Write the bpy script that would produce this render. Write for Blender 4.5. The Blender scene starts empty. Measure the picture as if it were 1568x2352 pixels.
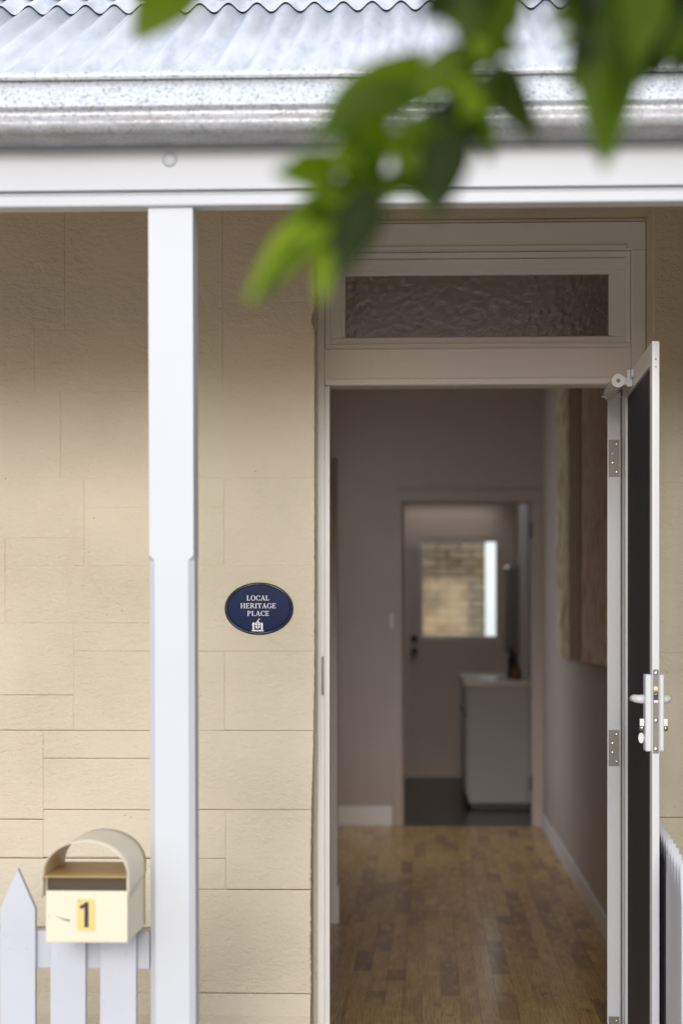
import bpy, bmesh, math, random
from mathutils import Vector, Matrix
R = math.radians
random.seed(7)
scene = bpy.context.scene
col = scene.collection

# ------------------------------------------------------------------ camera
FOC, PHI, CAMZ = 4600.0, math.atan(202 / 4600.0), 1.30     # focal length in pixels of a 1568 x 2352 frame
HOR = 1447.0                                                # row of the horizon in that frame
cam_data = bpy.data.cameras.new('camera')
cam = bpy.data.objects.new('camera', cam_data)
col.objects.link(cam)
cam.location = (0, 0, CAMZ)
cam.rotation_euler = (R(90), 0, PHI)
cam_data.sensor_fit = 'VERTICAL'
cam_data.sensor_height = 36.0
cam_data.lens = FOC / 2352 * 36
cam_data.shift_y = (HOR - 1176) / 2352
cam_data.clip_start = 0.05
cam_data.clip_end = 2000
cam_data.dof.use_dof = True
cam_data.dof.focus_distance = 5.55
cam_data.dof.aperture_fstop = 2.8
scene.camera = cam

# ------------------------------------------------------------------ sky, sun, exposure
SUN_EL, SUN_AZ = R(12.5), R(1.5)          # the sun stands behind the camera, a little to its left
world = bpy.data.worlds.new('World')
scene.world = world
world.use_nodes = True
wn = world.node_tree
sky = wn.nodes.new('ShaderNodeTexSky')
sky.sky_type = 'NISHITA'
sky.sun_disc = False
sky.sun_elevation = SUN_EL
sky.sun_rotation = math.pi + SUN_AZ
sky.air_density = 1.0
sky.dust_density = 1.0
sky.ozone_density = 1.0
bg = wn.nodes['Background']
bg.inputs['Strength'].default_value = 0.14
veil = wn.nodes.new('ShaderNodeMix')                          # an even layer of thin cloud over the whole sky
veil.data_type = 'RGBA'
veil.inputs[0].default_value = 0.78
veil.inputs[7].default_value = (5.3, 5.65, 6.35, 1)
wn.links.new(sky.outputs['Color'], veil.inputs[6])
wn.links.new(veil.outputs[2], bg.inputs['Color'])
sl = bpy.data.lights.new('sun', 'SUN')
sl.energy = 1.1
sl.angle = R(16)
sl.color = (1.0, 0.99, 0.98)
sun = bpy.data.objects.new('sun', sl)
col.objects.link(sun)
sdir = Vector((-math.sin(SUN_AZ) * math.cos(SUN_EL), -math.cos(SUN_AZ) * math.cos(SUN_EL), math.sin(SUN_EL)))
sun.rotation_euler = sdir.to_track_quat('Z', 'Y').to_euler()
vs = scene.view_settings
vs.view_transform = 'Standard'
vs.look = 'None'
vs.exposure = 0.68
vs.gamma = 1.0
vs.use_curve_mapping = False
scene.render.engine = 'CYCLES'
cy = scene.cycles
cy.use_denoising = True
cy.max_bounces = 12
cy.diffuse_bounces = 7
cy.glossy_bounces = 4
cy.transmission_bounces = 6
cy.transparent_max_bounces = 8
cy.caustics_reflective = False
cy.caustics_refractive = False
cy.sample_clamp_indirect = 6.0

# ------------------------------------------------------------------ helpers
def P(px, py, Y):
    """world point seen at a picture position, on the plane that lies Y metres in front of the camera"""
    u = px - 784.0
    k = Y / (FOC * math.cos(PHI) + u * math.sin(PHI))
    return Vector((k * (u * math.cos(PHI) - FOC * math.sin(PHI)), Y, CAMZ + k * (HOR - py)))
def X(px, Y): return P(px, HOR, Y).x
def Z(py, Y, px=784): return P(px, py, Y).z

class MB:
    def __init__(s): s.v, s.f, s.sm = [], [], []
    def add(s, vs_, fs, smooth=False):
        o = len(s.v)
        s.v += [tuple(v) for v in vs_]
        s.f += [[i + o for i in f] for f in fs]
        s.sm += [smooth] * len(fs)
        return s
    def box(s, x0, x1, y0, y1, z0, z1):
        if x0 > x1: x0, x1 = x1, x0
        if y0 > y1: y0, y1 = y1, y0
        if z0 > z1: z0, z1 = z1, z0
        v = [(x0,y0,z0),(x1,y0,z0),(x1,y1,z0),(x0,y1,z0),(x0,y0,z1),(x1,y0,z1),(x1,y1,z1),(x0,y1,z1)]
        return s.add(v, [[0,3,2,1],[4,5,6,7],[0,1,5,4],[1,2,6,5],[2,3,7,6],[3,0,4,7]])
    def prism(s, pts, d, smooth=False):
        """closed polygon pts (3d) pushed along the vector d"""
        n = len(pts); d = Vector(d)
        v = [Vector(p) for p in pts] + [Vector(p) + d for p in pts]
        f = [list(range(n))[::-1], [n + i for i in range(n)]]
        s.add(v, f)
        o = len(s.v) - 2 * n
        for i in range(n):
            j = (i + 1) % n
            s.f.append([o + i, o + j, o + n + j, o + n + i]); s.sm.append(smooth)
        return s
    def tube(s, path, rad, n=12, caps=True, smooth=True):
        path = [Vector(p) for p in path]
        if not isinstance(rad, (list, tuple)): rad = [rad] * len(path)
        rings = []
        for i, p in enumerate(path):
            a = path[min(i + 1, len(path) - 1)] - path[max(i - 1, 0)]
            a.normalize()
            h = Vector((0, 0, 1)) if abs(a.z) < 0.9 else Vector((1, 0, 0))
            b = a.cross(h).normalized(); c = a.cross(b)
            rings.append([p + (b * math.cos(2*math.pi*k/n) + c * math.sin(2*math.pi*k/n)) * rad[i] for k in range(n)])
        o = len(s.v)
        for r in rings: s.v += [tuple(q) for q in r]
        for i in range(len(rings) - 1):
            for k in range(n):
                s.f.append([o+i*n+k, o+i*n+(k+1)%n, o+(i+1)*n+(k+1)%n, o+(i+1)*n+k]); s.sm.append(smooth)
        if caps:
            s.f.append([o + k for k in range(n)][::-1]); s.sm.append(False)
            e = o + (len(rings) - 1) * n
            s.f.append([e + k for k in range(n)]); s.sm.append(False)
        return s
    def dome(s, c, axis, r, h, n=16, m=4):
        c = Vector(c); a = Vector(axis).normalized()
        hlp = Vector((0,0,1)) if abs(a.z) < 0.9 else Vector((1,0,0))
        b = a.cross(hlp).normalized(); d = a.cross(b)
        o = len(s.v)
        for i in range(m):
            t = i / m * math.pi / 2
            for k in range(n):
                q = c + (b*math.cos(2*math.pi*k/n) + d*math.sin(2*math.pi*k/n)) * r * math.cos(t) + a * h * math.sin(t)
                s.v.append(tuple(q))
        s.v.append(tuple(c + a * h))
        for i in range(m - 1):
            for k in range(n):
                s.f.append([o+i*n+k, o+i*n+(k+1)%n, o+(i+1)*n+(k+1)%n, o+(i+1)*n+k]); s.sm.append(True)
        for k in range(n):
            s.f.append([o+(m-1)*n+k, o+(m-1)*n+(k+1)%n, o+m*n]); s.sm.append(True)
        return s
    def mesh(s, name, mat):
        me = bpy.data.meshes.new(name)
        me.from_pydata(s.v, [], s.f)
        me.polygons.foreach_set('use_smooth', s.sm)
        if mat: me.materials.append(mat)
        bm = bmesh.new(); bm.from_mesh(me)
        bmesh.ops.recalc_face_normals(bm, faces=bm.faces)
        bm.to_mesh(me); bm.free()
        me.update()
        return me
    def build(s, name, mat, parent=None, bevel=0, seg=2):
        o = bpy.data.objects.new(name, s.mesh(name, mat))
        col.objects.link(o)
        if parent: o.parent = parent
        if bevel:
            b = o.modifiers.new('edge', 'BEVEL')
            b.width = bevel; b.segments = seg; b.limit_method = 'ANGLE'; b.angle_limit = R(40)
        return o

def empty(name, loc=(0, 0, 0), rz=0):
    o = bpy.data.objects.new(name, None)
    o.empty_display_size = 0.1
    o.location = loc; o.rotation_euler = (0, 0, rz)
    col.objects.link(o)
    return o
def tag(o, label=None, cat=None, group=None, kind=None):
    if label: o['label'] = label
    if cat: o['category'] = cat
    if group: o['group'] = group
    if kind: o['kind'] = kind
    return o
def thing(name, label, cat, loc=(0, 0, 0), rz=0, group=None):
    return tag(empty(name, loc, rz), label, cat, group, 'thing')

# ------------------------------------------------------------------ materials
def mat(name):
    m = bpy.data.materials.new(name); m.use_nodes = True
    nt = m.node_tree
    return m, nt, nt.nodes['Principled BSDF']
def node(nt, t, **kw):
    n = nt.nodes.new(t)
    for k, v in kw.items():
        if k in n.inputs: n.inputs[k].default_value = v
        else: setattr(n, k, v)
    return n
def coords(nt, space='Object', scale=(1, 1, 1)):
    tc = node(nt, 'ShaderNodeTexCoord')
    mp = node(nt, 'ShaderNodeMapping'); mp.inputs['Scale'].default_value = scale
    if space == 'World':
        g = node(nt, 'ShaderNodeNewGeometry'); nt.links.new(g.outputs['Position'], mp.inputs['Vector'])
    else:
        nt.links.new(tc.outputs[space], mp.inputs['Vector'])
    return mp.outputs['Vector']
def noise(nt, vec, scale, detail=4, rough=0.55):
    n = node(nt, 'ShaderNodeTexNoise', Scale=scale, Detail=detail, Roughness=rough)
    nt.links.new(vec, n.inputs['Vector'])
    return n.outputs['Fac']
def ramp(nt, fac, stops):
    r = node(nt, 'ShaderNodeValToRGB')
    e = r.color_ramp.elements
    while len(e) < len(stops): e.new(0.5)
    for i, (p, c) in enumerate(stops):
        e[i].position = p; e[i].color = (*c, 1)
    nt.links.new(fac, r.inputs['Fac'])
    return r.outputs['Color']
def mrange(nt, fac, a, b, c, d):
    m = node(nt, 'ShaderNodeMapRange')
    for k, v in zip(('From Min', 'From Max', 'To Min', 'To Max'), (a, b, c, d)): m.inputs[k].default_value = v
    nt.links.new(fac, m.inputs['Value'])
    return m.outputs['Result']
def mixc(nt, fac, a, b, mode='MIX'):
    m = node(nt, 'ShaderNodeMix', data_type='RGBA', blend_type=mode)
    for sock, val in ((m.inputs[0], fac), (m.inputs[6], a), (m.inputs[7], b)):
        if hasattr(val, 'is_output'): nt.links.new(val, sock)
        elif isinstance(val, (int, float)): sock.default_value = val
        else: sock.default_value = (*val, 1)
    return m.outputs[2]
def math_(nt, op, a, b=0.0):
    m = node(nt, 'ShaderNodeMath', operation=op)
    for sock, val in ((m.inputs[0], a), (m.inputs[1], b)):
        if hasattr(val, 'is_output'): nt.links.new(val, sock)
        else: sock.default_value = val
    return m.outputs[0]
def bump(nt, bsdf, h, strength, dist=0.002, chain=None):
    b = node(nt, 'ShaderNodeBump', Strength=strength, Distance=dist)
    nt.links.new(h, b.inputs['Height'])
    if chain is not None: nt.links.new(chain, b.inputs['Normal'])
    nt.links.new(b.outputs['Normal'], bsdf.inputs['Normal'])
    return b.outputs['Normal']

def paint(name, c, rough=0.45, var=0.06, grain=(60, 60, 60), bstr=0.12, dirt=None, metal=0.0, dirt_amt=0.5):
    m, nt, b = mat(name)
    v = coords(nt, 'World')
    f = noise(nt, v, 3.0, 5)
    dark = tuple(x * (1 - var) for x in c); light = tuple(min(1, x * (1 + var * 0.5)) for x in c)
    cc = ramp(nt, f, [(0.3, dark), (0.7, light)])
    if dirt:
        d = mrange(nt, noise(nt, v, 34, 6, 0.7), 0.62, 0.80, 0, dirt_amt)
        cc = mixc(nt, d, cc, dirt)
    nt.links.new(cc, b.inputs['Base Color'])
    b.inputs['Roughness'].default_value = rough
    b.inputs['Metallic'].default_value = metal
    v2 = coords(nt, 'World', grain)
    bump(nt, b, noise(nt, v2, 1.0, 5, 0.6), bstr, 0.0015)
    return m

M = {}
M['white'] = paint('white_gloss_paint', (0.585, 0.595, 0.625), 0.42, 0.03, (90, 90, 14), 0.16)
M['white_beam'] = paint('white_beam_paint', (0.61, 0.615, 0.64), 0.45, 0.03, (14, 60, 90), 0.16)
M['white_fence'] = paint('white_fence_paint', (0.57, 0.58, 0.635), 0.5, 0.05, (110, 110, 16), 0.28, (0.30, 0.28, 0.27), dirt_amt=0.35)
M['trim'] = paint('door_trim_paint', (0.84, 0.83, 0.82), 0.42, 0.04, (40, 40, 30), 0.15, (0.45, 0.40, 0.35), dirt_amt=0.25)
M['alu'] = paint('powder_coated_white', (0.72, 0.73, 0.76), 0.32, 0.02, (50, 50, 50), 0.04)
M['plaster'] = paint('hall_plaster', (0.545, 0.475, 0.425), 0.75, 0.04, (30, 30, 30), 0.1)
M['kitchen'] = paint('kitchen_cream_paint', (0.84, 0.70, 0.585), 0.6, 0.03)
M['ceiling'] = paint('ceiling_paint', (0.82, 0.80, 0.77), 0.8, 0.03)
M['cream'] = paint('cream_enamel', (0.76, 0.69, 0.52), 0.38, 0.05, (40, 40, 40), 0.06, (0.32, 0.22, 0.10), dirt_amt=0.35)
M['concrete'] = paint('concrete', (0.34, 0.32, 0.29), 0.9, 0.15, (60, 60, 60), 0.4)
M['terracotta'] = paint('terracotta_paving', (0.46, 0.275, 0.085), 0.7, 0.2, (50, 50, 50), 0.3)
M['steel'] = paint('dull_steel', (0.17, 0.16, 0.14), 0.45, 0.2, (80, 80, 80), 0.1, (0.10, 0.085, 0.06), 0.5)
M['chrome'] = paint('bright_steel', (0.55, 0.55, 0.56), 0.22, 0.05, (50, 50, 50), 0.02, None, 1.0)
M['brass'] = paint('worn_brass', (0.42, 0.31, 0.16), 0.35, 0.1, (50, 50, 50), 0.03, None, 1.0)
M['black'] = paint('black_iron', (0.02, 0.018, 0.016), 0.45, 0.1)
M['mesh'] = paint('black_security_mesh', (0.015, 0.017, 0.027), 0.55, 0.15, (400, 400, 400), 0.4)
M['dark_tile'] = paint('dark_floor_tile', (0.030, 0.029, 0.030), 0.28, 0.2, (12, 12, 12), 0.05)
M['grey_board'] = paint('grey_cupboard_laminate', (0.22, 0.195, 0.175), 0.5, 0.05)
M['cabinet'] = paint('cabinet_laminate', (0.52, 0.50, 0.48), 0.4, 0.03)
M['bench'] = paint('benchtop_stone', (0.70, 0.62, 0.54), 0.25, 0.06)
M['amber'] = paint('amber_plastic', (0.24, 0.12, 0.03), 0.35, 0.05)
M['number_blue'] = paint('number_ink', (0.010, 0.017, 0.055), 0.5, 0.05)
M['canvas_side'] = paint('stained_timber_edge', (0.16, 0.085, 0.022), 0.6, 0.15, (8, 8, 60), 0.1)
M['plaque_rim'] = paint('plaque_rim_black', (0.012, 0.013, 0.022), 0.12, 0.02, (4, 4, 4), 0.0)
M['letter'] = paint('letter_white', (0.80, 0.81, 0.83), 0.4, 0.01)
M['bark'] = paint('bark', (0.10, 0.075, 0.05), 0.85, 0.3, (60, 60, 14), 0.8)
M['twig'] = paint('green_twig', (0.055, 0.085, 0.022), 0.6, 0.2)

def mk_render():
    m, nt, b = mat('painted_sandstock_render')
    v = coords(nt, 'World')
    oi = node(nt, 'ShaderNodeObjectInfo')
    big = noise(nt, v, 1.6, 5, 0.6)
    c = ramp(nt, big, [(0.28, (0.66, 0.59, 0.45)), (0.55, (0.70, 0.63, 0.49)), (0.78, (0.73, 0.66, 0.53))])
    c = mixc(nt, mrange(nt, oi.outputs['Random'], 0, 1, 0.0, 0.10), c, (0.63, 0.54, 0.375))
    st = mrange(nt, noise(nt, coords(nt, 'World', (9, 9, 2.2)), 1.0, 6, 0.65), 0.60, 0.82, 0, 0.22)
    c = mixc(nt, st, c, (0.46, 0.35, 0.18))
    pit = node(nt, 'ShaderNodeTexVoronoi', Scale=26.0); pit.feature = 'F1'
    nt.links.new(v, pit.inputs['Vector'])
    pf = math_(nt, 'LESS_THAN', pit.outputs['Distance'], 0.05)
    pf = math_(nt, 'MULTIPLY', pf, mrange(nt, noise(nt, v, 9, 2), 0.55, 0.6, 0, 1))
    c = mixc(nt, math_(nt, 'MULTIPLY', pf, 0.55), c, (0.16, 0.11, 0.06))
    nt.links.new(c, b.inputs['Base Color'])
    b.inputs['Roughness'].default_value = 0.62
    # brushed, sandy relief, stronger in patches
    fine = noise(nt, coords(nt, 'World', (120, 120, 160)), 1.0, 4, 0.6)
    mid = noise(nt, coords(nt, 'World', (38, 38, 60)), 1.0, 6, 0.68)
    amt = mrange(nt, noise(nt, v, 2.3, 3), 0.35, 0.7, 0.35, 1.0)
    h = math_(nt, 'ADD', math_(nt, 'MULTIPLY', fine, 0.55), math_(nt, 'MULTIPLY', mid, 1.6))
    h = math_(nt, 'MULTIPLY', h, amt)
    h = math_(nt, 'SUBTRACT', h, math_(nt, 'MULTIPLY', pf, 0.8))
    n1 = bump(nt, b, noise(nt, v, 7, 3), 0.5, 0.006)
    bump(nt, b, h, 1.0, 0.0062, n1)
    return m
M['render'] = mk_render()

def mk_galv():
    m, nt, b = mat('galvanised_spangle')
    v = coords(nt, 'World')
    wv = node(nt, 'ShaderNodeMix', data_type='VECTOR'); wv.inputs[0].default_value = 0.012
    nz = node(nt, 'ShaderNodeTexNoise', Scale=60.0, Detail=3.0); nt.links.new(v, nz.inputs['Vector'])
    nt.links.new(v, wv.inputs[4]); nt.links.new(nz.outputs['Color'], wv.inputs[5])
    vo = node(nt, 'ShaderNodeTexVoronoi', Scale=240.0); nt.links.new(wv.outputs[1], vo.inputs['Vector'])
    sp = node(nt, 'ShaderNodeSeparateColor'); nt.links.new(vo.outputs['Color'], sp.inputs['Color'])
    c = ramp(nt, sp.outputs[0], [(0.0, (0.26, 0.27, 0.29)), (0.10, (0.46, 0.47, 0.50)), (0.28, (0.64, 0.65, 0.67)), (1.0, (0.76, 0.77, 0.79))])
    # weathering: brown rust in the lower groove
    z = node(nt, 'ShaderNodeSeparateXYZ'); nt.links.new(v, z.inputs['Vector'])
    rz0 = Z(262, 4.17)
    d = math_(nt, 'ABSOLUTE', math_(nt, 'SUBTRACT', z.outputs['Z'], rz0))
    rf = math_(nt, 'MULTIPLY', mrange(nt, d, 0.004, 0.013, 1, 0), mrange(nt, noise(nt, coords(nt, 'World', (9, 9, 60)), 1, 5), 0.4, 0.65, 0.1, 0.5))
    c = mixc(nt, rf, c, (0.36, 0.25, 0.19))
    roll_shade = math_(nt, 'MULTIPLY', mrange(nt, z.outputs['Z'], Z(272, 4.19), Z(262, 4.19), 1, 0), mrange(nt, noise(nt, coords(nt, 'World', (14, 14, 40)), 1, 5), 0.3, 0.7, 0.45, 0.85))  # lower roll greyed: the shade on its downward side is put into the colour
    c = mixc(nt, roll_shade, c, (0.27, 0.27, 0.275))
    nt.links.new(c, b.inputs['Base Color'])
    b.inputs['Metallic'].default_value = 0.22
    nt.links.new(mrange(nt, sp.outputs[1], 0, 1, 0.30, 0.55), b.inputs['Roughness'])
    bump(nt, b, sp.outputs[2], 0.45, 0.0012)
    return m
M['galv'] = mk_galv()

def mk_roof():
    m, nt, b = mat('zinc_roof_sheet')
    v = coords(nt, 'World', (26, 3.5, 3.5))
    f = noise(nt, v, 1.0, 6, 0.65)
    c = ramp(nt, f, [(0.32, (0.46, 0.50, 0.55)), (0.5, (0.61, 0.635, 0.675)), (0.72, (0.71, 0.72, 0.745))])
    d = mrange(nt, noise(nt, coords(nt, 'World', (90, 22, 22)), 1, 5, 0.7), 0.6, 0.8, 0, 0.35)
    c = mixc(nt, d, c, (0.48, 0.51, 0.54))
    nt.links.new(c, b.inputs['Base Color'])
    b.inputs['Metallic'].default_value = 0.08
    b.inputs['Roughness'].default_value = 0.36
    bump(nt, b, noise(nt, coords(nt, 'World', (220, 120, 120)), 1, 3), 0.12, 0.001)
    return m
M['roof'] = mk_roof()

def mk_wood():
    m, nt, b = mat('recycled_hardwood_strip')
    oi = node(nt, 'ShaderNodeObjectInfo')
    g = node(nt, 'ShaderNodeNewGeometry')
    off = node(nt, 'ShaderNodeVectorMath', operation='SCALE'); off.inputs[0].default_value = (37.0, 91.0, 13.0)
    nt.links.new(oi.outputs['Random'], off.inputs['Scale'])
    ad = node(nt, 'ShaderNodeVectorMath', operation='ADD')
    nt.links.new(g.outputs['Position'], ad.inputs[0]); nt.links.new(off.outputs[0], ad.inputs[1])
    def mp(sc):
        q = node(nt, 'ShaderNodeMapping'); q.inputs['Scale'].default_value = sc
        nt.links.new(ad.outputs[0], q.inputs['Vector']); return q.outputs['Vector']
    base = ramp(nt, oi.outputs['Random'], [(0.0, (0.22, 0.10, 0.018)), (0.12, (0.40, 0.20, 0.034)), (0.35, (0.66, 0.375, 0.066)),
                                           (0.70, (0.77, 0.47, 0.092)), (1.0, (0.86, 0.58, 0.135))])
    wv = node(nt, 'ShaderNodeTexWave', wave_type='RINGS', rings_direction='Y', Scale=1.0, Distortion=7.0, Detail=3.0)
    wv.inputs['Detail Scale'].default_value = 1.2
    nt.links.new(mp((26, 3.2, 26)), wv.inputs['Vector'])
    gr = noise(nt, mp((170, 7, 170)), 1, 5, 0.6)
    c = mixc(nt, mrange(nt, wv.outputs['Fac'], 0, 1, 0.0, 0.55), base, (0.34, 0.165, 0.036))
    c = mixc(nt, mrange(nt, gr, 0.38, 0.72, 0, 0.6), c, (0.32, 0.155, 0.036))
    c = mixc(nt, mrange(nt, noise(nt, mp((22, 4, 22)), 1, 4, 0.6), 0.5, 0.68, 0, 0.55), c, (0.88, 0.60, 0.17))
    kn = mrange(nt, noise(nt, mp((16, 5, 16)), 1, 3), 0.64, 0.74, 0, 0.75)
    c = mixc(nt, kn, c, (0.08, 0.034, 0.012))
    nt.links.new(c, b.inputs['Base Color'])
    nt.links.new(mrange(nt, gr, 0.3, 0.7, 0.30, 0.44), b.inputs['Roughness'])
    b.inputs['Coat Weight'].default_value = 0.4
    b.inputs['Coat Roughness'].default_value = 0.16
    b.inputs['Specular IOR Level'].default_value = 0.35
    bump(nt, b, gr, 0.10, 0.001)
    return m
M['wood'] = mk_wood()

def mk_leaf(name, cd, cl, tr):
    m, nt, b = mat(name)
    oi = node(nt, 'ShaderNodeObjectInfo')
    v = coords(nt, 'World')
    c = ramp(nt, oi.outputs['Random'], [(0, cd), (1, cl)])
    c = mixc(nt, mrange(nt, noise(nt, v, 30, 3), 0.35, 0.7, 0, 0.3), c, cd)
    nt.links.new(c, b.inputs['Base Color'])
    b.inputs['Roughness'].default_value = 0.45
    b.inputs['Specular IOR Level'].default_value = 0.2
    t = node(nt, 'ShaderNodeBsdfTranslucent'); t.inputs['Color'].default_value = (*tr, 1)
    mx = node(nt, 'ShaderNodeMixShader'); mx.inputs[0].default_value = 0.46
    nt.links.new(b.outputs[0], mx.inputs[1]); nt.links.new(t.outputs[0], mx.inputs[2])
    nt.links.new(mx.outputs[0], nt.nodes['Material Output'].inputs['Surface'])
    return m
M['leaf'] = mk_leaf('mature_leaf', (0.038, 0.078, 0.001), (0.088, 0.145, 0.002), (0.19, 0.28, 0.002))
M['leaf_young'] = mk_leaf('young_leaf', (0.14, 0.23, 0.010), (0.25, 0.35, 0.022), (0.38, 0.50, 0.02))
M['leaf_dark'] = mk_leaf('leaf_shade_tone', (0.016, 0.026, 0.002), (0.030, 0.048, 0.004), (0.04, 0.055, 0.004))  # darker copy of the leaf, with shade put into its colour

def mk_glass(name, ripple):
    m, nt, b = mat(name)
    nt.nodes.remove(b)
    out = nt.nodes['Material Output']
    gl = node(nt, 'ShaderNodeBsdfGlossy'); gl.inputs['Roughness'].default_value = 0.05 if not ripple else 0.07
    tr = node(nt, 'ShaderNodeBsdfTransparent'); tr.inputs['Color'].default_value = (0.93, 0.95, 0.94, 1)
    fr = node(nt, 'ShaderNodeFresnel'); fr.inputs['IOR'].default_value = 1.5
    mx = node(nt, 'ShaderNodeMixShader')
    nt.links.new(fr.outputs[0], mx.inputs[0]); nt.links.new(gl.outputs[0], mx.inputs[2])
    if ripple:
        rf = node(nt, 'ShaderNodeBsdfRefraction'); rf.inputs['Roughness'].default_value = 0.10; rf.inputs['IOR'].default_value = 1.3
        rf.inputs['Color'].default_value = (0.92, 0.90, 0.90, 1)
        vo = node(nt, 'ShaderNodeTexVoronoi', Scale=48.0); vo.feature = 'SMOOTH_F1'
        nt.links.new(coords(nt, 'World', (1, 1, 0.8)), vo.inputs['Vector'])
        hh = math_(nt, 'ADD', vo.outputs['Distance'], noise(nt, coords(nt, 'World'), 160, 3))
        bp = node(nt, 'ShaderNodeBump', Strength=0.5, Distance=0.003)
        nt.links.new(hh, bp.inputs['Height'])
        for q in (gl, rf, fr): nt.links.new(bp.outputs['Normal'], q.inputs['Normal'])
        df = node(nt, 'ShaderNodeBsdfDiffuse'); df.inputs['Color'].default_value = (0.25, 0.265, 0.32, 1); nt.links.new(bp.outputs['Normal'], df.inputs['Normal'])
        m2 = node(nt, 'ShaderNodeMixShader'); m2.inputs[0].default_value = 0.28
        nt.links.new(rf.outputs[0], m2.inputs[1]); nt.links.new(df.outputs[0], m2.inputs[2])
        nt.links.new(m2.outputs[0], mx.inputs[1])
    else:
        nt.links.new(tr.outputs[0], mx.inputs[1])
    nt.links.new(mx.outputs[0], out.inputs['Surface'])
    return m
M['glass'] = mk_glass('clear_glass', False)
M['ripple'] = mk_glass('rippled_glass', True)

def mk_plaque():
    m, nt, b = mat('navy_enamel')
    v = coords(nt, 'World')
    c = ramp(nt, noise(nt, v, 18, 3), [(0.3, (0.0055, 0.013, 0.060)), (0.7, (0.007, 0.017, 0.078))])
    vo = node(nt, 'ShaderNodeTexVoronoi', Scale=70.0); nt.links.new(v, vo.inputs['Vector'])
    sp = math_(nt, 'MULTIPLY', math_(nt, 'LESS_THAN', vo.outputs['Distance'], 0.07), mrange(nt, noise(nt, v, 60, 1), 0.6, 0.64, 0, 0.5))
    nt.links.new(mixc(nt, sp, c, (0.5, 0.52, 0.6)), b.inputs['Base Color'])
    b.inputs['Roughness'].default_value = 0.42
    b.inputs['Specular IOR Level'].default_value = 0.12
    return m
M['plaque'] = mk_plaque()

def mk_brick():
    m, nt, b = mat('old_garden_brick')
    oi = node(nt, 'ShaderNodeObjectInfo'); v = coords(nt, 'World')
    c = ramp(nt, oi.outputs['Random'], [(0, (0.26, 0.16, 0.075)), (0.5, (0.44, 0.31, 0.17)), (1, (0.56, 0.44, 0.28))])
    c = mixc(nt, mrange(nt, noise(nt, v, 2.4, 4), 0.45, 0.65, 0, 0.7), c, (0.64, 0.55, 0.40))
    nt.links.new(c, b.inputs['Base Color']); b.inputs['Roughness'].default_value = 0.85
    bump(nt, b, noise(nt, v, 60, 4), 0.5, 0.004)
    return m
M['brick'] = mk_brick()

def mk_art(name, seed, a, b_, c_):
    m, nt, b = mat(name)
    v = coords(nt, 'World', (1, 1.3, 1.5))
    q = node(nt, 'ShaderNodeTexNoise', Scale=2.4, Detail=2.0); q.noise_dimensions = '4D'; q.inputs['W'].default_value = seed
    q.inputs['Distortion'].default_value = 1.6
    nt.links.new(v, q.inputs['Vector'])
    c = ramp(nt, q.outputs['Fac'], [(0.36, a), (0.46, b_), (0.52, c_), (0.60, b_), (0.68, a)])
    nt.links.new(c, b.inputs['Base Color']); b.inputs['Roughness'].default_value = 0.7
    return m
M['art_a'] = mk_art('painted_canvas_ochre', 1.3, (0.44, 0.30, 0.13), (0.70, 0.56, 0.34), (0.82, 0.73, 0.56))
M['art_b'] = mk_art('painted_canvas_russet', 7.7, (0.66, 0.43, 0.24), (0.84, 0.64, 0.43), (0.88, 0.77, 0.62))

def mk_sticker():
    m, nt, b = mat('yellow_number_sticker')
    v = coords(nt, 'World')
    c = mixc(nt, mrange(nt, noise(nt, v, 55, 4), 0.56, 0.72, 0, 0.8), (0.80, 0.56, 0.17), (0.62, 0.33, 0.06))
    nt.links.new(c, b.inputs['Base Color']); b.inputs['Roughness'].default_value = 0.4
    return m
M['sticker'] = mk_sticker()

# ------------------------------------------------------------------ ground outside
def slab(name, x0, x1, y0, y1, z0, z1, m): return tag(MB().box(x0, x1, y0, y1, z0, z1).build(name, m), kind='structure')
g = MB().add([(-400, -400, -0.30), (400, -400, -0.30), (400, 400, -0.30), (-400, 400, -0.30)], [[0, 1, 2, 3]]).build('ground', M['concrete'])
tag(g, kind='structure')
slab('footpath', -12, 12, -2.6, 2.90, -0.299, -0.20, M['concrete'])
slab('front_path', -12, 12, 2.904, 4.40, -0.299, -0.19, M['concrete'])
slab('verandah_floor', -3.2, 2.6, 4.404, 5.80, -0.299, -0.09, M['terracotta'])

# ------------------------------------------------------------------ front wall with its ruled blocks
WY = 5.82                     # face of the front wall
FY = 6.00                     # face of the door frame
OX0, OX1 = X(722, WY), X(1497, WY)
ZT = 3.35
zpl = Z(2282, WY, 500)
wall = thing('house_wall', 'cream painted rendered front wall of the house, ruled into uneven blocks, behind the verandah post', 'wall', (0, WY, 0))
wall.location = (0, 0, 0)
ztop_open = Z(474, WY, 1100)
core = MB()
core.box(-3.2, OX0 - 0.012, WY + 0.02, WY + 0.26, -0.25, ZT)
core.box(OX1 + 0.004, 2.6, WY + 0.02, WY + 0.26, -0.25, ZT)
core.box(OX0 - 0.012, OX1 + 0.004, WY + 0.02, WY + 0.26, ztop_open, ZT)
core.build('wall_core', M['render'], wall)
rng = random.Random(3)
def edge_x(py):
    """the worn corner of the wall beside the door leans a little towards the post at its foot"""
    t = max(0.0, min(1.0, (py - 1500) / 550.0))
    return 722 - 9 * t * t * (3 - 2 * t)
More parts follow.
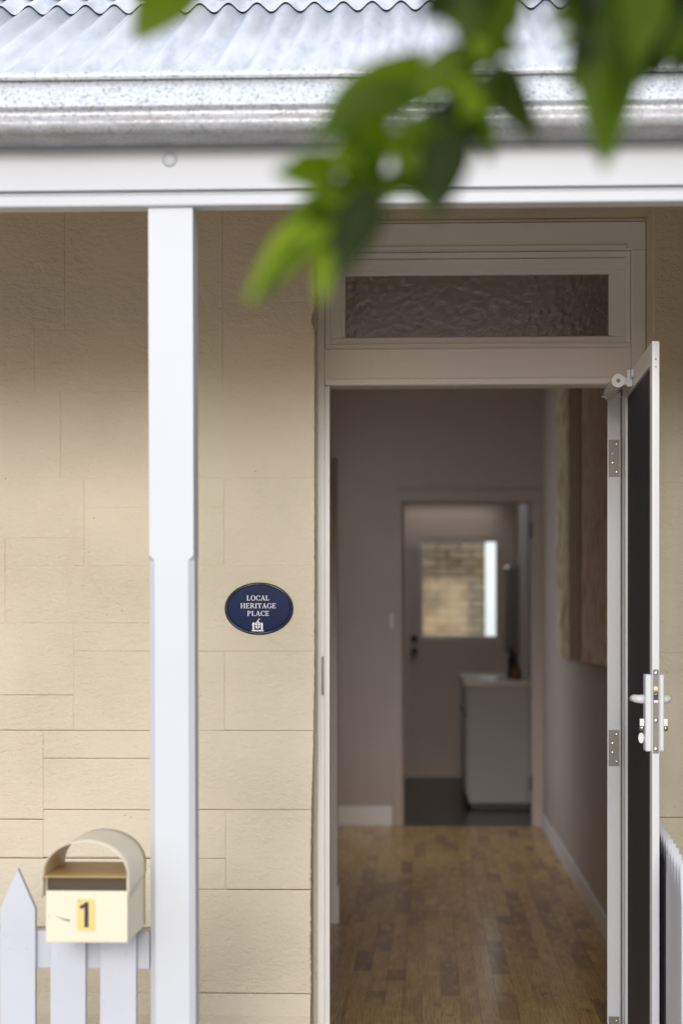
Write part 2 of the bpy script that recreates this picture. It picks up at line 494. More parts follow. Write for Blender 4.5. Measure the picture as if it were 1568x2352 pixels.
def block(x0, x1, y0, y1, rough=0, chip=None):
    """one block: picture rectangle on the wall plane; front arris chamfered, sides go back 20 mm"""
    a, b = P(x0, y0, WY), P(x1, y1, WY)
    L_, R_ = a.x, b.x
    T_, B_ = a.z, b.z
    ch, gap, pr = rng.uniform(0.0024, 0.0038), 0.0001, rng.uniform(-0.0005, 0.0005)
    out = []
    if rough:      # worn outer corner towards the door opening
        n = max(4, int((y1 - y0) / 6))
        for i in range(n + 1):
            py = y0 + (y1 - y0) * i / n
            x = X(edge_x(py), WY) + rng.uniform(-0.0009, 0.0009) * (2.4 if py > 2000 else 1)
            if chip and abs(py - chip) < 26: x -= 0.010 * (1 - abs(py - chip) / 26.0)
            out.append((x, T_ + (B_ - T_) * i / n))
    else:
        out = [(R_ - gap, T_ - gap), (R_ - gap, B_ + gap)]
    if rough: out[0] = (out[0][0], T_ - gap); out[-1] = (out[-1][0], B_ + gap)
    pts = [(L_ + gap, B_ + gap), (L_ + gap, T_ - gap)] + out
    # inner front outline
    ins = []
    for i, (x, z) in enumerate(pts):
        nx = x + ch if i < 2 else x - (0.0035 if rough else ch)
        nz = z
        if i in (0, len(pts) - 1): nz = z + ch
        if i in (1, 2): nz = z - ch
        ins.append((nx, nz))
    m = MB(); n = len(pts); yf = WY + pr
    m.v = [(x, yf, z) for x, z in ins] + [(x, yf + ch * 0.42, z) for x, z in pts] + [(x, WY + 0.0195, z) for x, z in pts]
    m.f = [list(range(n))] + [[i, (i+1) % n, n + (i+1) % n, n + i] for i in range(n)] + [[n + i, n + (i+1) % n, 2*n + (i+1) % n, 2*n + i] for i in range(n)]
    m.sm = [False] * len(m.f)
    return m.build('block', M['render'], wall)
L0 = -330
B = [(L0,150,395,515),(150,512,395,610),(512,722,395,496),(L0,150,515,706),(L0,150,706,757),(150,512,610,757),(512,722,496,694),(512,722,694,898),
     (L0,81,757,898),(81,512,757,898),(L0,140,898,981),(L0,140,981,1099),(140,722,898,1099),(L0,194,1099,1236),(194,515,1099,1166),(194,515,1166,1300),
     (515,722,1099,1300),(13,194,1236,1300),(L0,13,1236,1364),(L0,13,1364,1432),(13,400,1300,1432),(170,400,1432,1496),(400,722,1300,1496),
     (L0,170,1432,1596),(L0,170,1596,1677),(170,516,1496,1678),(516,722,1496,1678),(L0,100,1677,1881),(100,400,1678,1742),(100,400,1742,1860),(400,722,1678,1860),
     (L0,100,1881,1970),(100,400,1860,1970),(400,519,1860,1972),(519,722,1860,2043),(L0,400,1970,2130),(400,519,1972,2043),(400,722,2043,2282),(L0,400,2130,2282)]
for x0, x1, y0, y1 in B:
    block(x0, x1, y0, y1, rough=(x1 == 722), chip=(735 if (x1 == 722 and y0 == 694) else None))
for y0, y1 in ((395, 681), (681, 1110), (1110, 1500), (1500, 1878), (1878, 2282)):
    block(1498, 1790, y0, y1); block(1790, 2150, y0, y1)
rr = random.Random(9)                                   # the wall goes on beyond the picture
for (y0, y1) in ((395, 600), (600, 757), (757, 898), (898, 1099), (1099, 1300), (1300, 1496), (1496, 1677), (1677, 1860), (1860, 2043), (2043, 2282)):
    s = rr.randint(-900, -780)
    block(s, L0, y0, y1); block(-1500, s, y0, y1)
# plinth: a pale sloping weathering with the darker face below it
zb = Z(2329, WY, 500)
pl = MB()
for xa, xb in ((-3.2, X(713, WY)), (OX1, 2.6)):
    n = 40
    for i in range(n):
        a = xa + (xb - xa) * i / n; b_ = xa + (xb - xa) * (i + 1) / n
        pl.add([(a, WY - 0.020, zb), (b_, WY - 0.020, zb), (b_, WY + 0.001, zpl), (a, WY + 0.001, zpl)], [[0, 1, 2, 3]])
    pl.add([(xa, WY - 0.020, -0.25), (xb, WY - 0.020, -0.25), (xb, WY - 0.020, zb), (xa, WY - 0.020, zb)], [[0, 1, 2, 3]])
    for x in (xa, xb): pl.add([(x, WY - 0.020, -0.25), (x, WY + 0.02, -0.25), (x, WY + 0.02, zpl), (x, WY + 0.001, zpl), (x, WY - 0.020, zb)], [[0, 1, 2, 3, 4]])
pl.build('plinth', M['render'], wall)
# reveals left and right of the door frame, and the head of the opening
rv = MB()
rv.box(OX0 - 0.012, X(729, FY), FY - 0.002, FY + 0.10, -0.2, ztop_open)
rv.box(X(1483, FY), OX1 + 0.004, FY - 0.002, FY + 0.10, -0.2, ztop_open)
rv.box(X(729, FY), X(1483, FY), FY - 0.002, FY + 0.10, Z(511, FY, 1100), ztop_open - 0.002)
rv.build('reveal', M['render'], wall)

# ------------------------------------------------------------------ door frame with the fanlight
FR = thing('doorway_surround', 'cream painted door frame with rippled glass fanlight, set into the front wall', 'doorway')
def fx(p): return X(p, FY)
def fz(p): return Z(p, FY, 1100)
fb = MB().box(fx(729), fx(745), FY, FY + 0.09, -0.15, fz(576)); fb.build('jamb', M['trim'], FR, 0.002)
fb = MB().box(fx(1449), fx(1482), FY, FY + 0.09, -0.15, fz(576)); fb.build('jamb', M['trim'], FR, 0.002)
hd = MB().box(fx(729), fx(1482), FY, FY + 0.09, fz(576) + 0.0005, fz(512))
hd.build('head', M['trim'], FR, 0.002)
hb = MB().prism([(0, FY - 0.0, fz(575)), (0, FY - 0.010, fz(573)), (0, FY - 0.010, fz(567)), (0, FY, fz(563))], (fx(1436) - fx(757), 0, 0))
ob = hb.build('head_bead', M['trim'], FR); ob.location.x = fx(757)
tb = MB().box(fx(745) + 0.0005, fx(1449) - 0.0005, FY + 0.002, FY + 0.09, fz(885), fz(800))
tb.build('transom_bar', M['trim'], FR, 0.002)
tb = MB().box(fx(745) + 0.001, fx(1449) - 0.001, FY - 0.010, FY + 0.0015, fz(884), fz(869))
tb.build('transom_bead', M['trim'], FR, 0.003)
# glazing rebate, sash and glass
Y1 = FY + 0.028
def ring(name, X0, X1, Z0, Z1, w, ya, yb, bev=0.002, mt='trim'):
    m = MB()
    m.box(X0, X1, ya, yb, Z1 - w, Z1); m.box(X0, X1, ya, yb, Z0, Z0 + w)
    m.box(X0, X0 + w, ya, yb, Z0 + w + 0.0002, Z1 - w - 0.0002); m.box(X1 - w, X1, ya, yb, Z0 + w + 0.0002, Z1 - w - 0.0002)
    return m.build(name, M[mt], FR, bev)
ring('rebate', fx(745) + 0.001, fx(1449) - 0.001, fz(800) + 0.001, fz(576) - 0.001, 0.016, Y1 - 0.012, Y1 + 0.03)
ring('sash', fx(758), fx(1436), fz(797), fz(590), 0.034, Y1 + 0.006, Y1 + 0.035)
ring('glazing_bead', fx(778), fx(1413), fz(782), fz(613), 0.0175, Y1 + 0.012, Y1 + 0.034, 0.004)
gm = MB(); gr_ = random.Random(2); ga, gb, gc, gd = fx(772), fx(1414), fz(786), fz(612)
ni, nj = 124, 35
for j in range(nj + 1):
    for i in range(ni + 1):
        e_ = 0 < i < ni and 0 < j < nj
        gm.v.append((ga + (gb - ga) * (i + (gr_.uniform(-.4, .4) if e_ else 0)) / ni, Y1 + 0.024 + (gr_.uniform(-0.0017, 0.0017) if e_ else 0), gc + (gd - gc) * (j + (gr_.uniform(-.4, .4) if e_ else 0)) / nj))
for j in range(nj):
    for i in range(ni):
        a_ = j * (ni + 1) + i; gm.f.append([a_, a_ + 1, a_ + ni + 2, a_ + ni + 1]); gm.sm.append(True)
gm.build('fanlight_glass', M['ripple'], FR)
# channel of the screen door on both jambs
for a, b_ in ((745.5, 757), (1430, 1448.5)):
    m = MB()
    xa, xb = fx(a), fx(b_)
    m.box(xa, xb, FY - 0.004, FY + 0.05, -0.15, fz(886))
    m.box(xa + 0.004, xa + 0.0065, FY - 0.0065, FY - 0.0045, -0.15, fz(887))
    m.build('stop', M['trim'], FR, 0.0012)
xs = fx(743.5)
sp = MB()
pts = []
zt, zb_ = fz(1507), fz(1598)
for k in range(7): t = R(90 + 15 * k); pts.append((xs + 0.007 * math.cos(t), FY - 0.006, zt - 0.008 + 0.008 * math.sin(t)))
for k in range(7): t = R(180 + 15 * k); pts.append((xs + 0.007 * math.cos(t), FY - 0.006, zb_ + 0.008 + 0.008 * math.sin(t)))
sp.prism(pts, (0, 0.0055, 0)); sp.build('strike_plate', M['steel'], FR)
MB().box(fx(757), fx(1430), FY - 0.02, FY + 0.10, -0.10, -0.006).build('threshold', M['trim'], FR, 0.003)

# ------------------------------------------------------------------ verandah: roof, gutter, beam, post
roof = thing('corrugated_awning', 'pale corrugated iron verandah roof sloping down to the gutter', 'roof')
TAN = 0.456
RZ = CAMZ + 1.559 - TAN * 5.1                                # roof height = RZ + TAN * Y
def sheet(y0, y1, lift, x0, x1, name):
    pitch, amp = 0.076, 0.0112
    n = int((x1 - x0) / pitch * 14)
    m = MB()
    ph = X(66, 5.28)
    for j, y in enumerate((y0, (y0 + y1) / 2, y1)):
        for i in range(n + 1):
            x = x0 + (x1 - x0) * i / n
            w = amp * math.cos(2 * math.pi * (x - ph) / pitch)
            m.v.append((x, y - w * 0.4, RZ + TAN * y + lift + w))
    for j in range(2):
        for i in range(n):
            a = j * (n + 1) + i
            m.f.append([a, a + 1, a + n + 2, a + n + 1]); m.sm.append(True)
    o = m.build(name, M['roof'], roof)
    so = o.modifiers.new('thickness', 'SOLIDIFY'); so.thickness = 0.0012
    return o
def jitter(): return 0
sheet(4.235, 5.38, 0.0, -2.9, 2.3, 'corrugated_sheet')
sheet(5.285, 5.83, 0.0065, -2.9, 2.3, 'corrugated_sheet')
fl = MB()
ya = 5.50; za = RZ + TAN * ya + 0.019
fl.prism([(0, ya, za), (0, ya, za + 0.002), (0, WY - 0.001, za + 0.002 + TAN * (WY - ya)), (0, WY - 0.001, za + TAN * (WY - ya))], (5.2, 0, 0))
o = fl.build('flashing', M['roof'], roof); o.location.x = -2.9
for k in range(26):
    if k % 3: continue
    x = X(66, 5.28) + 0.076 * (k - 13) * 2
    sc = MB().dome((x, 5.335, RZ + TAN * 5.335 + 0.016), (0, -0.4, 1), 0.006, 0.006, 8, 3); sc.build('roof_screw', M['steel'], roof)

GY = 4.20
def gz(p): return Z(p, GY, 500)
gut = thing('gutter', 'weathered galvanised ogee gutter along the edge of the verandah roof', 'gutter')
prof = []
for k in range(13):                                          # rolled front bead
    t = R(-60 + 25 * k); prof.append((0.012 + 0.009 * math.cos(-t + R(180)), gz(167) + 0.009 * math.sin(-t + R(180))))
prof += [(0.013, gz(184)), (0.008, gz(187)), (-0.004, gz(202)), (-0.015, gz(222)), (-0.022, gz(238)), (-0.025, gz(247)), (-0.021, gz(251)),
         (-0.010, gz(254)), (-0.008, gz(259)), (-0.009, gz(265)), (-0.014, gz(270)), (-0.016, gz(280)), (-0.013, gz(294)), (-0.005, gz(303)), (0.006, gz(306)), (0.10, gz(306)), (0.10, gz(165))]
m = MB(); n = len(prof); xs_ = [-2.9 + 0.26 * i for i in range(21)]
for i, x in enumerate(xs_):
    w = 0.0015 * math.sin(x * 3.1) + 0.0008 * math.sin(x * 9.7)
    for (dy, z) in prof: m.v.append((x, GY + dy + w, z + w * 0.8))
for i in range(len(xs_) - 1):
    for j in range(n - 1):
        a = i * n + j
        m.f.append([a, a + n, a + n + 1, a + 1]); m.sm.append(True)
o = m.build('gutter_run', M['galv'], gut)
so = o.modifiers.new('thickness', 'SOLIDIFY'); so.thickness = 0.0012
es = o.modifiers.new('split', 'EDGE_SPLIT'); es.split_angle = R(50)

BY = 4.31
beam = thing('verandah_beam', 'long white timber verandah beam under the gutter', 'beam')
def bz(p): return Z(p, BY, 500)
MB().box(-2.9, 2.3, BY, BY + 0.016, bz(434.5), bz(250)).build('beam_board', M['white_beam'], beam, 0.002)
MB().box(-2.9, 2.3, BY + 0.0165, BY + 0.050, bz(473), bz(250)).build('beam_core', M['white_beam'], beam, 0.002)
mo = MB().prism([(0, BY + 0.016, bz(474)), (0, BY - 0.004, bz(473)), (0, BY - 0.006, bz(469)), (0, BY - 0.006, bz(449)), (0, BY + 0.001, bz(443)), (0, BY + 0.016, bz(441))], (5.2, 0, 0))
o = mo.build('beam_moulding', M['white_beam'], beam, 0.002); o.location.x = -2.9
c = P(390, 367, BY)
bo = MB().dome((c.x, BY - 0.0003, c.z), (0, -1, 0), 0.0165, 0.008, 24, 5); bo.build('bolt_head', M['white'], beam)
# rafters carry the roof down to the beam
for k in range(6):
    x = -2.6 + 0.9 * k
    MB().prism([(x, 4.36, RZ + TAN*4.36 - 0.012), (x, 5.81, RZ + TAN*5.81 - 0.012), (x, 5.81, RZ + TAN*5.81 - 0.10), (x, 4.36, RZ + TAN*4.36 - 0.075)], (0.045, 0, 0)).build('rafter', M['white_beam'], beam)

M['bounce_lining'] = paint('cream_bounce_paint', (0.56, 0.40, 0.16), 0.6, 0.05)  # unseen boards added under the roof to bounce warm light onto the upper wall
for k in range(10):
    ya_ = 4.37 + 0.144 * k; yb_ = ya_ + 0.1425
    MB().prism([(-2.9, ya_, RZ + TAN*ya_ - 0.114), (-2.9, yb_, RZ + TAN*yb_ - 0.114), (-2.9, yb_, RZ + TAN*yb_ - 0.103), (-2.9, ya_, RZ + TAN*ya_ - 0.103)], (5.2, 0, 0)).build('bounce_board', M['bounce_lining'], roof)
dw = thing('added_shade_wall', 'unseen cream rendered wall added beyond the end-on picket fence to shade the front wall', 'wall')  # wall added out of view to block side light from the front wall
MB().box(0.82, 1.05, 4.33, WY - 0.002, -0.25, 3.2).build('wall_body', M['render'], dw, 0.004)
MB().box(0.80, 1.07, 4.31, 4.328, -0.25, 3.2).build('wall_end_cap', M['render'], dw, 0.004)
PY = 4.318
post = thing('verandah_post', 'square white timber verandah post with stop-chamfered edges, standing beside the mailbox', 'post')
wp = (X(443, PY) - X(340, PY)); dp = 0.092
pc = (X(443, PY) + X(340, PY)) / 2
ztop = Z(473, PY, 390); zst = Z(1283, PY, 390)
def sec(c, x0, dx=0.0):
    w, d = wp / 2, dp
    return [(x0 + dx - w + c, 0), (x0 + dx + w - c, 0), (x0 + dx + w, c), (x0 + dx + w, d - c), (x0 + dx + w - c, d), (x0 + dx - w + c, d), (x0 + dx - w, d - c), (x0 + dx - w, c)]
levels = [(-0.15, 0.0125), (0.4, 0.0125), (zst - 0.004, 0.0125), (zst + 0.007, 0.0015), (ztop, 0.0015)]
m = MB()
for z, c_ in levels:
    lean = 0.0055 * (ztop - z) / 2.0
    m.v += [(x, PY + y, z) for x, y in sec(c_, pc, lean)]
for i in range(len(levels) - 1):
    for k in range(8):
        m.f.append([i*8+k, i*8+(k+1) % 8, (i+1)*8+(k+1) % 8, (i+1)*8+k]); m.sm.append(False)
m.f += [[0,1,2,3,4,5,6,7][::-1], [32+k for k in range(8)]]; m.sm += [False] * 2
m.build('post_shaft', M['white'], post)

# ------------------------------------------------------------------ oval plaque
EC = P(595, 1398, WY)
ea, eb = 0.1005, 0.0765
plq = thing('plaque', 'oval navy heritage plaque with white lettering on the cream wall', 'plaque', (EC.x, WY, EC.z))
def ell(prof_, name, mt, parent, n=64):
    m = MB()
    for (k, y) in prof_:
        for i in range(n):
            t = 2 * math.pi * i / n
            m.v.append(((ea - k) * math.cos(t), -y, (eb - k) * math.sin(t)))
    for j in range(len(prof_) - 1):
        for i in range(n):
            m.f.append([j*n+i, j*n+(i+1) % n, (j+1)*n+(i+1) % n, (j+1)*n+i]); m.sm.append(True)
    m.f.append([(len(prof_)-1)*n + i for i in range(n)]); m.sm.append(True)
    return m.build(name, mt, parent)
ell([(0.0, -0.001), (0.0, 0.003), (0.0012, 0.0052), (0.0035, 0.0066), (0.006, 0.0070), (0.0064, 0.0066)], 'rim', M['plaque_rim'], plq)
ell([(0.0058, 0.0066), (0.0075, 0.0080), (0.010, 0.0086), (0.014, 0.0088)], 'enamel_face', M['plaque'], plq)
# serif capitals drawn as flat strokes, cap height 1
def arc(cx, cz, rx, rz_, a0, a1, th, tv, n=18):
    out = []
    for i in range(n):
        q = []
        for a in (a0 + (a1 - a0) * i / n, a0 + (a1 - a0) * (i + 1) / n):
            c_, s_ = math.cos(R(a)), math.sin(R(a))
            q.append(((cx + rx * c_, cz + rz_ * s_), (cx + (rx - th) * c_, cz + (rz_ - tv) * s_)))
        out.append([q[0][0], q[1][0], q[1][1], q[0][1]])
    return out
def rc(x0, x1, z0, z1): return [[(x0, z0), (x1, z0), (x1, z1), (x0, z1)]]
S, T_ = 0.15, 0.07
def stem(x): return rc(x, x + S, 0, 1) + rc(x - 0.08, x + S + 0.08, 0, T_) + rc(x - 0.08, x + S + 0.08, 1 - T_, 1)
GL = {
 'L': (0.68, stem(0.1) + rc(0.1, 0.62, 0, T_) + rc(0.56, 0.63, 0, 0.26)),
 'O': (0.90, arc(0.45, 0.5, 0.43, 0.52, 0, 360, 0.15, 0.07, 30)),
 'C': (0.80, arc(0.44, 0.5, 0.42, 0.52, 42, 318, 0.15, 0.07, 26) + rc(0.70, 0.77, 0.66, 0.98) + rc(0.70, 0.77, 0.06, 0.28)),
 'A': (0.84, [[(0.08, 0), (0.15, 0), (0.47, 1.02), (0.40, 1.02)], [(0.36, 1.02), (0.48, 1.02), (0.78, 0), (0.62, 0)]] + rc(0.22, 0.62, 0.30, 0.37) + rc(0.0, 0.26, 0, T_) + rc(0.52, 0.86, 0, T_)),
 'H': (0.92, stem(0.1) + stem(0.64) + rc(0.2, 0.7, 0.47, 0.54)),
 'E': (0.72, stem(0.1) + rc(0.1, 0.62, 0, T_) + rc(0.1, 0.60, 1 - T_, 1) + rc(0.2, 0.48, 0.47, 0.54) + rc(0.57, 0.64, 0, 0.26) + rc(0.54, 0.61, 0.76, 1) + rc(0.44, 0.50, 0.38, 0.62)),
 'R': (0.82, stem(0.1) + arc(0.36, 0.745, 0.29, 0.255, -90, 90, 0.14, 0.07, 14) + rc(0.2, 0.37, 0.93, 1) + rc(0.2, 0.37, 0.49, 0.56) + [[(0.36, 0.5), (0.50, 0.5), (0.82, 0), (0.64, 0)]] + rc(0.62, 0.88, 0, T_)),
 'I': (0.38, stem(0.11)),
 'T': (0.76, rc(0.30, 0.45, 0, 1) + rc(0.22, 0.53, 0, T_) + rc(0.02, 0.73, 1 - T_, 1) + rc(0.02, 0.09, 0.72, 1) + rc(0.66, 0.73, 0.72, 1)),
 'G': (0.88, arc(0.44, 0.5, 0.42, 0.52, 42, 330, 0.15, 0.07, 26) + rc(0.70, 0.77, 0.66, 0.98) + rc(0.66, 0.80, 0.08, 0.42) + rc(0.56, 0.88, 0.38, 0.44)),
 'P': (0.72, stem(0.1) + arc(0.36, 0.735, 0.30, 0.265, -90, 90, 0.14, 0.07, 14) + rc(0.2, 0.37, 0.93, 1) + rc(0.2, 0.37, 0.47, 0.54)),
 'F': (0.66, stem(0.1) + rc(0.1, 0.60, 1 - T_, 1) + rc(0.2, 0.48, 0.47, 0.54)), 'Y': (0.7, rc(0.3, 0.42, 0, 0.5) + [[(0, 1), (0.14, 1), (0.42, 0.45), (0.30, 0.45)], [(0.58, 1), (0.7, 1), (0.42, 0.45), (0.30, 0.45)]]),
 'N': (0.9, stem(0.1) + stem(0.66) + [[(0.1, 1), (0.26, 1), (0.8, 0), (0.64, 0)]]), 'D': (0.86, stem(0.1) + arc(0.30, 0.5, 0.5, 0.5, -90, 90, 0.15, 0.07, 14)),
 'W': (1.1, [[(0, 1), (0.15, 1), (0.38, 0), (0.26, 0)], [(0.26, 0), (0.36, 0), (0.58, 1), (0.5, 1)], [(0.48, 1), (0.62, 1), (0.86, 0), (0.74, 0)], [(0.74, 0), (0.84, 0), (1.08, 1), (1.0, 1)]]),
 'K': (0.86, stem(0.1) + [[(0.2, 0.42), (0.32, 0.36), (0.78, 1), (0.66, 1)], [(0.34, 0.56), (0.46, 0.6), (0.84, 0), (0.66, 0)]]), ' ': (0.35, []),
}
def lettering(text, cx, cz, h, width, name):
    tot = sum(GL[c_][0] for c_ in text) + 0.06 * (len(text) - 1)
    k = width / tot; x = cx - width / 2
    m = MB(); i = 0
    for c_ in text:
        w, polys = GL[c_]
        for q in polys:
            i += 1
            y = -0.0091 - 0.00002 * (i % 11)
            m.add([(x + a * k, y, cz - h / 2 + b_ * h) for a, b_ in q], [list(range(len(q)))])
        x += (w + 0.06) * k
    return m.build(name, M['letter'], plq)
sc_ = WY / FOC
lettering('LOCAL', -2.0 * sc_, (1398 - 1373.5) * sc_, 0.0142, 0.066, 'lettering')
lettering('HERITAGE', -1.2 * sc_, (1398 - 1391.5) * sc_, 0.0142, 0.104, 'lettering')
lettering('PLACE', -1.2 * sc_, (1398 - 1409) * sc_, 0.0142, 0.0645, 'lettering')
lettering('CITY OF RANDWICK', -2.2 * sc_, (1398 - 1449.6) * sc_, 0.0030, 0.033, 'lettering')
cr = MB(); cx0, cz0 = -2.6 * sc_, (1398 - 1435.5) * sc_
def poly(pts, d=0.0):
    global cri
    cri += 1
    cr.add([(cx0 + a * 0.001, -0.0091 - 0.00002 * (cri % 13), cz0 + b_ * 0.001) for a, b_ in pts], [list(range(len(pts)))])
cri = 0
poly([(-19, -16.5), (-13, -18), (13, -18), (19, -16.5), (15, -14.5), (-15, -14.5)])          # scroll
poly([(-15, -13.5), (-9.5, -13.5), (-10.5, 0), (-8, 5), (-12, 8), (-15, 3)])                  # left supporter
poly([(-17, -3), (-15, 6), (-12, 8), (-12.5, 3)])
poly([(15, -13.5), (9.5, -13.5), (10, 0), (8.5, 5), (12, 8), (15, 3)])                        # right supporter
poly([(-7.8, 5), (-1, 5), (-1, -1), (-7.8, -1)]); poly([(1, 5), (7.8, 5), (7.8, -1), (1, -1)])  # quartered shield
poly([(-7.6, -2.6), (-1, -2.6), (-1, -11.5), (-5.5, -8.5)]); poly([(1, -2.6), (7.6, -2.6), (5.5, -8.5), (1, -11.5)])
poly([(-7, 6.2), (7, 6.2), (5, 8.4), (-5, 8.4)])                                              # crest wreath
poly([(-3, 9), (3.5, 9), (2, 12), (-1, 12.5)]); poly([(-1, 12.5), (2, 12), (6, 16), (5, 20.5), (3.5, 16.5)])
cr.build('crest', M['letter'], plq)

# ------------------------------------------------------------------ picket fences
def picket_mesh(w, h_sh, h_top, z0, th):
    return MB().prism([(-w/2, 0, z0), (w/2, 0, z0), (w/2, 0, h_sh), (0, 0, h_top), (-w/2, 0, h_sh)], (0, th, 0)).mesh('picket', M['white_fence'])
FYN = 4.345
ftop, fsh = Z(1995, FYN, 60), Z(2088, FYN, 60)
fence = thing('picket_fence', 'white timber picket fence joined to the verandah post, carrying the cream mailbox', 'fence', (0, FYN, 0))
pm = picket_mesh(X(82, FYN) - X(0.5, FYN), fsh, ftop, -0.2, 0.020)
def add_ob(name, me, parent, loc, bev=0.0015, rz=0):
    o = bpy.data.objects.new(name, me); col.objects.link(o); o.parent = parent; o.location = loc; o.rotation_euler.z = rz
    if bev:
        b = o.modifiers.new('edge', 'BEVEL'); b.width = bev; b.segments = 2; b.limit_method = 'ANGLE'
    return o
for k in (41, -74, -189, -304): add_ob('picket', pm, fence, (X(k, FYN), 0, 0))
zc = Z(2126, FYN, 200)
for a, b_ in ((116, 197), (230, 313)):
    w = X(b_, FYN) - X(a, FYN)
    cm = MB().box(-w/2, w/2, 0, 0.020, -0.2, zc).mesh('picket', M['white_fence'])
    add_ob('picket', cm, fence, (X((a + b_) / 2, FYN), 0, 0), rz=R(0.3))
for px_ in (41, 156, 271):
    for dx_ in (-0.018, 0.019):
        zz = Z(2182, FYN, px_) + rng.uniform(-0.012, 0.012)
        MB().dome((X(px_, FYN) + dx_, 0.0004, zz), (0, -1, 0), 0.0032, 0.0016, 8, 3).build('nail_head', M['white_fence'], fence)
for z0, z1 in ((Z(2224, 4.372, 200), Z(2137, 4.372, 200)), (0.0, 0.09)):
    MB().box(-2.0, X(346, 4.38), 0.0215, 0.060, z0, z1).build('rail', M['white_fence'], fence, 0.002)

f2 = thing('picket_fence', 'white picket fence seen end on, running to the wall behind the open screen door', 'fence')
d_ = Z(1950, 4.98, 1560)
top2 = CAMZ - 0.542
p2 = MB().prism([(0, -0.0375, -0.09), (0, 0.0375, -0.09), (0, 0.0375, top2 - 0.090), (0, 0, top2), (0, -0.0375, top2 - 0.090)], (0.021, 0, 0)).mesh('picket', M['white_fence'])
for k in range(-3, 8):
    yy = 4.995 + 0.112 * k
    if yy > 5.77: break
    xx = X(1539.5, 4.98) + (yy - 4.98) * 0.058
    o = add_ob('picket', p2, f2, (xx, yy, rng.uniform(-0.004, 0.004)))
for z0 in (0.06, top2 - 0.25):
    xa = X(1539.5, 4.98) + 0.0215
    MB().prism([(xa - 0.022, 4.62, z0), (xa + 0.018, 4.62, z0), (xa + 0.018 + 0.068, 5.80, z0), (xa + 0.048, 5.80, z0)], (0, 0, 0.07)).build('rail', M['white_fence'], f2)

# ------------------------------------------------------------------ mailbox
MY = 4.095
mbx = thing('mailbox', 'cream metal mailbox numbered 1 with a round newspaper hood, on the picket fence', 'mailbox')
x0, x1 = X(106, MY), X(293, MY)
zb0, zf, zs = Z(2165, MY, 200), Z(2046, MY, 200), Z(2013, MY, 200)
MD = 0.262; t_ = 0.0018
bd = MB()
bd.box(x0, x1, MY, MY + MD, zb0, zb0 + t_)
bd.box(x0, x1, MY, MY + t_, zb0 + t_, zf)
bd.box(x0, x0 + t_, MY + t_, MY + MD - t_, zb0 + t_, zs - 0.002)
bd.box(x1 - t_, x1, MY + t_, MY + MD - t_, zb0 + t_, zs - 0.002)
bd.box(x0, x1, MY + MD - t_, MY + MD, zb0 + t_, zs - 0.002)
bd.build('box_body', M['cream'], mbx, 0.0008)
hx0, hx1 = X(96, MY), X(295, MY)
hc, ha, hh = (hx0 + hx1) / 2, (hx1 - hx0) / 2, Z(1932, MY, 200) - zs
sh = MB().box(hx0 + 0.003, hx1 - 0.003, MY - 0.006, MY + MD, zs - 0.0016, zs)
M['aged'] = paint('yellowed_enamel', (0.60, 0.41, 0.17), 0.45, 0.12, (40, 40, 40), 0.06, (0.36, 0.2, 0.06), dirt_amt=0.5)
sh.build('shelf', M['aged'], mbx)
MB().box(x0 + 0.002, x1 - 0.002, MY + 0.010, MY + 0.0115, zf - 0.03, zs - 0.004).build('slot_shade', M['bark'], mbx)  # dark plate put in for the shade inside the letter slot
hm = MB(); n = 28
arcp = [(-ha, zs - 0.045), (-ha, zs - 0.02)] + [(-ha * math.cos(math.pi * i / n), zs + hh * math.sin(math.pi * i / n)) for i in range(n + 1)] + [(ha, zs - 0.02), (ha, zs - 0.045)]
nn = len(arcp)
for j in range(7):
    f_ = j / 6
    for (a, z) in arcp:
        cut = 0.0
        if z < zs - 0.03: z = z + 0.028 * f_ ** 2
        hm.v.append((hc + a, MY - 0.004 + (MD + 0.004) * f_, z))
for j in range(6):
    for i in range(nn - 1):
        hm.f.append([j*nn+i, j*nn+i+1, (j+1)*nn+i+1, (j+1)*nn+i]); hm.sm.append(True)
o = hm.build('hood', M['cream'], mbx)
so = o.modifiers.new('thickness', 'SOLIDIFY'); so.thickness = 0.0012
for xr, sg in ((hx1 + 0.0006, 1), (hx0 - 0.0006, -1)):
    MB().dome((xr, MY + 0.012, zs - 0.030), (sg, 0, 0), 0.004, 0.002, 10, 3).build('rivet', M['cream'], mbx)
st = MB(); a = P(178, 2065, MY); b_ = P(219, 2137, MY)
st.box(a.x, b_.x, MY - 0.0010, MY - 0.0003, b_.z, a.z); stk = st.build('number_sticker', M['sticker'], mbx)
c = Vector(((a.x + b_.x) / 2, 0, (a.z + b_.z) / 2)); hN = 0.052
q = [(0.10, -0.5), (0.10, 0.5), (-0.05, 0.5), (-0.11, 0.42), (-0.25, 0.36), (-0.25, 0.23), (-0.07, 0.27), (-0.07, -0.5)]
MB().prism([(c.x + a_ * hN, MY - 0.00135, c.z + z_ * hN) for a_, z_ in q], (0, 0.0003, 0)).build('digit', M['number_blue'], stk)
# a dent and scratch on the front
s0, s1 = P(127, 2102, MY), P(160, 2114, MY)
MB().prism([(s0.x, MY - 0.0008, s0.z), (s0.x + 0.017, MY - 0.0008, s0.z - 0.007), (s1.x + 0.003, MY - 0.0008, s1.z + 0.001), (s1.x - 0.001, MY - 0.0008, s1.z - 0.002), (s0.x + 0.019, MY - 0.0008, s0.z - 0.0105)], (0, 0.0006, 0)).build('scratch', M['steel'], mbx)

